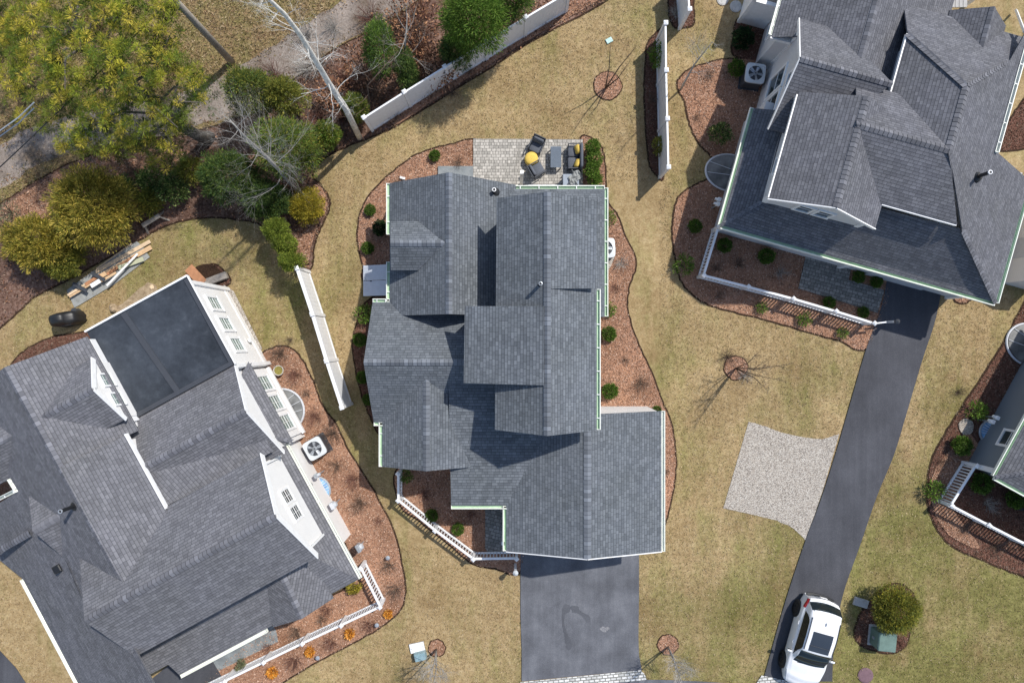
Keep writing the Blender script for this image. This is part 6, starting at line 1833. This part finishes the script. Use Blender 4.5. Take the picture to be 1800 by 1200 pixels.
bare_tree("bare_tree", "grey leafless tree with many thin twigs left of the golden cypress", [(523, 338, 0), (492, 300, 2.6), (462, 270, 4.6), (430, 240, 6.4), (405, 212, 7.8)], .095, .02, "bark_grey", 30, 9, kids=5, depth=3, Lk=2.0, twig=.01, spread=.65, start=.18)
bare_tree("scrub_tree", "thin leafless brown sapling by the near end of the long fence", [(652, 212, 0), (646, 150, 2.0), (700, 90, 3.4)], .04, .012, "bark_brown", 9, 14, kids=4, depth=2, Lk=1.7, group="leafless saplings along the long fence")
bare_tree("scrub_tree", "thin leafless sapling with pale twigs above the long fence", [(712, 135, 0), (712, 80, 2.5), (716, 25, 4.4)], .05, .015, "bark_grey", 9, 15, kids=4, depth=2, Lk=1.9, group="leafless saplings along the long fence")
def sapling(name, label, base, tips, r0, material, seed, kids=4, depth=2, Lk=.8, group="young lawn trees in mulch rings", n=5, tw=.007, sp=.5):
    r_ = random.Random(seed); b0 = P(*base)
    t = thing(name, label, "tree", b0, group)
    for tip in tips:
        e = P(*tip); m1 = b0.lerp(e, .5) + V((r_.uniform(-.1, .1), r_.uniform(-.1, .1), .1))
        m_ = MB(); m_.tube([b0, b0.lerp(m1, .5), m1, m1.lerp(e, .5), e], [r0, r0 * .8, r0 * .6, r0 * .42, r0 * .2], 7); m_.build("trunk", material, t, True)
        for k in range(n):
            f = .35 + .65 * (k + r_.random()) / n; q = b0.lerp(m1, f * 2) if f < .5 else m1.lerp(e, (f - .5) * 2)
            d = unit((e - b0).normalized() * .7 + V((r_.gauss(0, .6), r_.gauss(0, .6), r_.gauss(.1, .3))))
            b_ = MB(); grow(b_, q, d, Lk * (1.3 - f) * r_.uniform(.7, 1.3), tw, depth, r_, sp, kids); b_.build("branch", material, t)
    return t
sapling("young_tree", "young tree with long thin dark branches in the back lawn mulch ring", (1064, 156), [(1120, 80, 4.3), (1073, 76, 3.4), (1104, 112, 2.6)], .035, "bark_brown", 3, Lk=.7, n=4, kids=2)
sapling("young_tree", "multi stemmed young tree in the mulch ring beside the gravel pad", (1293, 647), [(1388, 640, 4.2), (1352, 688, 3.8), (1330, 622, 3.0), (1372, 668, 4.0), (1318, 672, 2.8), (1340, 655, 3.8)], .026, "bark_brown", 4, Lk=.8, n=8, kids=4, tw=.009)
sapling("young_tree", "pale twiggy young tree at the bottom right of the middle drive", (1174, 1136), [(1200, 1204, 3.4), (1188, 1180, 2.6)], .045, "bark_grey", 5, kids=6, depth=2, Lk=1.0, n=14, tw=.012)
sapling("young_tree", "pale twiggy young tree beside the white utility cover at the bottom", (767, 1140), [(757, 1186, 3.0), (760, 1212, 3.8)], .045, "bark_grey", 6, kids=6, depth=2, Lk=1.1, n=14, tw=.012)
sapling("young_tree", "young grey tree bent over the rounded bed edge left of the right house", (1196, 158), [(1252, 74, 5.0)], .05, "bark_grey", 8, kids=5, depth=2, Lk=1.3, n=14, tw=.009, group=None)

# --- dormant twiggy shrubs (stick bundles)
TW = {}
def twig_bundle(kind, material, seed, n=46, r=.45, h=.55):
    r_ = random.Random(seed); m_ = MB()
    for i in range(n):
        a = r_.uniform(0, 6.28); t_ = r_.uniform(.3, 1.0); L = h * r_.uniform(.7, 1.15)
        grow(m_, V((r_.gauss(0, .04), r_.gauss(0, .04), 0)), unit(V((math.cos(a) * t_, math.sin(a) * t_, .75))), L, .006, 1, r_, .45, 4, .1, 3, .5)
    return m_
def twigs(px, py, r, label, material="twig_red", name="dormant_shrub", group="dormant twiggy shrubs"):
    key = (material, rng.randrange(3)); c = P(px, py, .25); c.z = 0
    if key not in TW:
        o = twig_bundle("t", material, len(TW) + 40).build(name, material); TW[key] = o
    else:
        o = TW[key].copy(); COL.objects.link(o)
    o.name = name; s = r * K / .5
    o.location = c; o.rotation_euler = (0, 0, rng.uniform(0, 6.28)); o.scale = (s, s, s * .85)
    return tag(o, label, "shrub", group)
BR = [(560, 110, 34, "tangled grey brush between the birch trunk and the gravel track"), (610, 140, 36, "tangled brown brush right of the upper birch trunk"), (660, 165, 34, "tangled brown brush above the near fence end"),
      (735, 85, 36, "tangled pale brush left of the dark top conifer"), (690, 40, 38, "tangled pinkish brush at the top by the track"), (745, 20, 34, "tangled brown brush at the very top"), (540, 60, 30, "thin grey brush on the birch side of the track"),
      (600, 205, 28, "thin brown brush close above the birch base"), (745, 150, 26, "thin brown brush behind the second fence panel"), (480, 130, 30, "grey brush between birch and dark cedar")]
for i, (px, py, r, lab) in enumerate(BR):
    twigs(px, py, r, lab, "bark_grey" if i in (0, 6) else "twig_red" if i % 2 else "bark_brown", "brush_thicket", "tangled brush of the wooded strip")
for px, py, r, lab, mt in (
    (490, 622, 26, "brown twig shrub at the top tip of the left house's mulch bed", "bark_brown"),
    (517, 659, 20, "reddish twig shrub right of the pale planter", "twig_red"),
    (537, 692, 11, "small twig tuft above the large window well", "bark_brown"),
    (553, 733, 19, "reddish twig shrub right of the large window well", "twig_red"),
    (584, 764, 24, "brown twig shrub right of the air conditioner", "bark_brown"),
    (588, 820, 17, "thin olive twig shrub below the air conditioner", "bark_brown"),
    (621, 843, 21, "brown twig shrub near the curved edge, beside the blue well", "twig_red"),
    (632, 887, 22, "brown twig shrub in the middle of the left house's mulch bed", "bark_brown"),
    (664, 916, 10, "small dark twig tuft near the curved mulch edge", "twig_red"),
    (683, 997, 18, "brown twig shrub beside the gas meter's bed edge", "bark_brown"),
    (694, 1036, 22, "spreading brown twig shrub right of the corner railing", "bark_brown"),
    (648, 1100, 17, "low brown shrub between corner tuft and second orange tuft", "twig_red"),
    (581, 1130, 19, "low brown shrub between second and third orange tufts", "twig_red"),
    (515, 1163, 20, "low brown shrub between third and fourth orange tufts", "twig_red"),
    (572, 1072, 16, "dark red twig shrub inside the left railing, nearest the eave", "twig_red"),
    (563, 1092, 14, "brown twig shrub inside the left railing, midway", "bark_brown"),
    (519, 1112, 17, "brown twig shrub inside the left railing, by the bluestone walk", "bark_brown"),
    (470, 1140, 13, "brown twig shrub at the end of the bluestone walk", "twig_red"),
    (805, 283, 14, "grey twig shrub on red mulch left of the patio", "bark_brown"),
    (700, 322, 14, "twig shrub at the north-west corner of the middle house", "bark_brown"),
    (1093, 462, 16, "grey twig shrub in the widest part of the east bed", "bark_grey"),
    (1082, 505, 13, "brown twig shrub on the east bed below the pebbles", "twig_red"),
    (1101, 634, 11, "pale twig tuft between the two east boxwoods", "bark_brown"),
    (1127, 675, 22, "grey brown twig shrub near the garage's north wall", "bark_brown"),
    (1172, 830, 8, "small twig tuft in the narrow bed along the garage", "bark_brown"),
    (1148, 172, 14, "brown bare shrub in the fence bed between two green ones", "bark_brown"),
    (1190, 22, 18, "pale bare shrub at the top beside the short fence", "bark_grey"),
    (1248, 128, 14, "twig shrub at the top of the rounded bed", "bark_brown"),
    (1226, 205, 10, "twig tuft at the left edge of the rounded bed", "bark_brown"),
    (1262, 470, 16, "brown twig shrub inside the right railing corner", "bark_brown"),
    (1300, 462, 16, "tan twig shrub between the two inner boxwoods", "bark_brown"),
    (1265, 518, 13, "olive twig shrub outside the right railing corner", "bark_brown"),
    (1375, 478, 16, "pale tan twig shrub left of the paver walk", "bark_grey"),
    (1690, 690, 14, "twig shrub in the upper part of the far right bed", "bark_brown"),
    (1662, 815, 12, "dark twig tuft left of the far right corner trim", "bark_brown"),
    (1742, 888, 17, "straw coloured grassy tuft inside the lower right railing", "bark_grey"),
    (1700, 930, 13, "brown twig shrub outside the lower right railing", "bark_brown"),
    (1756, 963, 16, "green brown twig shrub at the lower right bed edge", "bark_brown"),
    (745, 872, 16, "dark twig shrub in shade inside the angled railing", "twig_red"),
    (829, 905, 13, "dark twig shrub beside the paver walk of the middle house", "twig_red"),
    (692, 205, 17, "twig shrub against the near panel of the long fence", "bark_brown"),
    (757, 158, 19, "bushy bare shrub against the second panel of the long fence", "bark_brown"),
    (822, 122, 15, "bare shrub against the third panel of the long fence", "bark_brown"),
    (955, 35, 18, "bare shrub against the far panel of the long fence", "bark_brown"),
    (600, 235, 20, "bare brown brush left of the birch base", "bark_brown"),
    (640, 205, 22, "bare brown brush right of the birch trunk", "bark_brown"),
    (560, 205, 22, "bare brush behind the yellow green cedar", "twig_red"),
    (585, 45, 26, "bare grey brush on the verge of the gravel track", "bark_grey"),
    (650, 30, 30, "bare pinkish brush at the top beside the gravel track", "twig_red"),
    (795, 160, 18, "brown brush on the wooded side of the long fence", "bark_brown"),
    (535, 120, 26, "bare grey brush left of the birch trunk", "bark_grey"),
    (230, 300, 22, "bare brush in the mulch under the pine", "bark_brown"),
    (1540, 1128, 12, "dead brown twigs in front of the transformer box", "bark_brown"),
    (1586, 1134, 12, "reddish twigs right of the transformer box", "twig_red"),
    (1281, 628, 20, "brown twig fuzz over the upper left rim of the ring beside the gravel pad", "bark_brown"),
    (1312, 660, 18, "grey twig fuzz over the lower right rim of the ring beside the gravel pad", "bark_grey"),
    (508, 598, 10, "thin twig tuft at the fence side of the lawn strip", "bark_brown")):
    twigs(px, py, r, lab, mt)
# orange grass tufts
OT = []
for i, (px, py, r) in enumerate(((682, 1079, 9), (614, 1114, 10), (545, 1146, 10), (479, 1181, 11))):
    c = P(px, py, .2); c.z = 0
    if i == 0:
        n = 420; a = nrg.uniform(0, 6.283, n); q = nrg.uniform(0, 1, n) ** .5 * .2
        p = np.stack([np.cos(a) * q * .8, np.sin(a) * q * .8, nrg.uniform(.03, .26, n)], 1)
        d = np.stack([np.cos(a) * q * 3, np.sin(a) * q * 3, nrg.uniform(.2, 1, n)], 1) + rand_dirs(n) * .4
        o = leaf_mesh("ornamental_tuft", p, d, .13 * nrg.uniform(.6, 1.2, n), .03, palette(n, ORANGE, .2), "dry_matter"); OT.append(o)
    else:
        o = OT[0].copy(); COL.objects.link(o)
    o.location = c; o.rotation_euler = (0, 0, i * 1.7); s = r * K / .24; o.scale = (s, s, s)
    tag(o, ("orange tuft at the corner of the left house's railing bed", "orange tuft second from the railing corner", "orange tuft third from the railing corner", "orange tuft nearest the bottom edge of the photo")[i], "ornamental grass", "orange tufts along the left railing")

# ------------------------------------------------------------------ loose cover on the ground
def scatter(polys, n, zf=None, exclude=(), bounds=(-30, 1830, -30, 1230)):
    X = nrg.uniform(bounds[0], bounds[1], n); Y = nrg.uniform(bounds[2], bounds[3], n)
    ok = np.zeros(n, bool) if polys else np.ones(n, bool)
    for p in polys: ok |= in_poly(p, X, Y)
    for p in exclude: ok &= ~in_poly(p, X, Y)
    return X[ok], Y[ok]
def ground_pts(X, Y, z): return np.stack([(X - 900) * K, (600 - Y) * K, np.broadcast_to(z, X.shape)], 1)
# dead leaves in the wooded strip
X_, Y_ = scatter([WOODBED], 60000, bounds=(-30, 1070, -30, 600))
sel = nrg.random(len(X_)) < np.where(X_ + Y_ * .2 > 540, .7, .3); X_, Y_ = X_[sel], Y_[sel]
p = ground_pts(X_, Y_, nrg.uniform(.03, .12, len(X_))); d = rand_dirs(len(p)); d[:, 2] *= .35
tag(leaf_mesh("fallen_leaves", p, d, .11 * nrg.uniform(.6, 1.3, len(p)), .06, palette(len(p), BROWNL + [(0.3, 0.21, 0.15), (0.06, 0.035, 0.024)], .25), "dry_matter"), kind="stuff")
# bark chips on the mulch beds
allx, ally, allz, tone = [], [], [], []
for c, z_, mt in BEDS:
    if mt == "leaf_litter": continue
    xs_ = [q[0] for q in c]; ys_ = [q[1] for q in c]
    ar = (max(xs_) - min(xs_)) * (max(ys_) - min(ys_))
    X_, Y_ = scatter([c], int(ar * .32), bounds=(min(xs_), max(xs_), min(ys_), max(ys_)))
    allx.append(X_); ally.append(Y_); allz.append(np.full(len(X_), z_ + .012)); tone.append(np.full(len(X_), .45 if mt == "mulch_dark" else 1.0))
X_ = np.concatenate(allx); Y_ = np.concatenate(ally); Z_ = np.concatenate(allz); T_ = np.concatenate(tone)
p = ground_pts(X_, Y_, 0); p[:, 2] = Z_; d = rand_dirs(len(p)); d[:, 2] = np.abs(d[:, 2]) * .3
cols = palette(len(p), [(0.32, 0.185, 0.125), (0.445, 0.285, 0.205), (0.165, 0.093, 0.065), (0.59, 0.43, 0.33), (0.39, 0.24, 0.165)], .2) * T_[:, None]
tag(leaf_mesh("bark_chips", p, d, .075 * nrg.uniform(.5, 1.3, len(p)), .03, cols, "dry_matter"), kind="stuff")
# grass blades lying over the lawn
X_, Y_ = scatter([], 330000, exclude=NOGRASS)
n = len(X_)
g = (np.clip((X_ * .8 + Y_ - 1900) / 600, 0, 1) * .7 + .2 + .25 * np.sin(X_ * .017 + 1) * np.sin(Y_ * .021) )
green = nrg.random(n) < np.clip(g, .05, .8) * .62
p = ground_pts(X_, Y_, nrg.uniform(.0, .02, n)); d = rand_dirs(n); d[:, 2] = np.abs(d[:, 2]) * .8 + .1
cols = np.where(green[:, None], palette(n, [(0.16, 0.165, 0.045), (0.23, 0.215, 0.07), (0.11, 0.11, 0.032)], .2), palette(n, [(0.4, 0.3, 0.175), (0.32, 0.23, 0.128), (0.5, 0.4, 0.26), (0.19, 0.13, 0.07)], .15))
tag(leaf_mesh("grass_blades", p, d, 0.08 * nrg.uniform(.5, 1.4, n), .02, cols, "dry_matter"), kind="stuff")
# leaf drift and dead grass straying over the edges of the track
X_, Y_ = scatter([TRACK], 30000, bounds=(-30, 800, -30, 400))
mid = np.array(tr); dm = np.min((X_[:, None] - mid[None, :, 0]) ** 2 + (Y_[:, None] - mid[None, :, 1]) ** 2, axis=1) ** .5
sel = nrg.random(len(X_)) < np.clip((dm - 10) / 26, .04, 1) ** 1.3; X_, Y_ = X_[sel], Y_[sel]
n = len(X_); p = ground_pts(X_, Y_, nrg.uniform(.01, .05, n)); d = rand_dirs(n); d[:, 2] = np.abs(d[:, 2]) * .6
tag(leaf_mesh("track_litter", p, d, .13 * nrg.uniform(.5, 1.3, n), .04, palette(n, [(0.3, 0.2, 0.12), (0.2, 0.12, 0.075), (0.36, 0.27, 0.16), (0.14, 0.12, 0.05)], .2), "dry_matter"), kind="stuff")
# tufts in the meadow
X_, Y_ = scatter([MEADOW], 60000, exclude=[TRACK, WOODBED], bounds=(-30, 800, -30, 400))
n = len(X_); p = ground_pts(X_, Y_, nrg.uniform(.0, .05, n)); d = rand_dirs(n); d[:, 2] = np.abs(d[:, 2]) + .1
tag(leaf_mesh("meadow_tufts", p, d, .16 * nrg.uniform(.5, 1.3, n), .028, palette(n, [(0.38, 0.28, 0.16), (0.24, 0.18, 0.075), (0.18, 0.16, 0.055), (0.24, 0.14, 0.08), (0.44, 0.35, 0.22)], .2), "dry_matter"), kind="stuff")
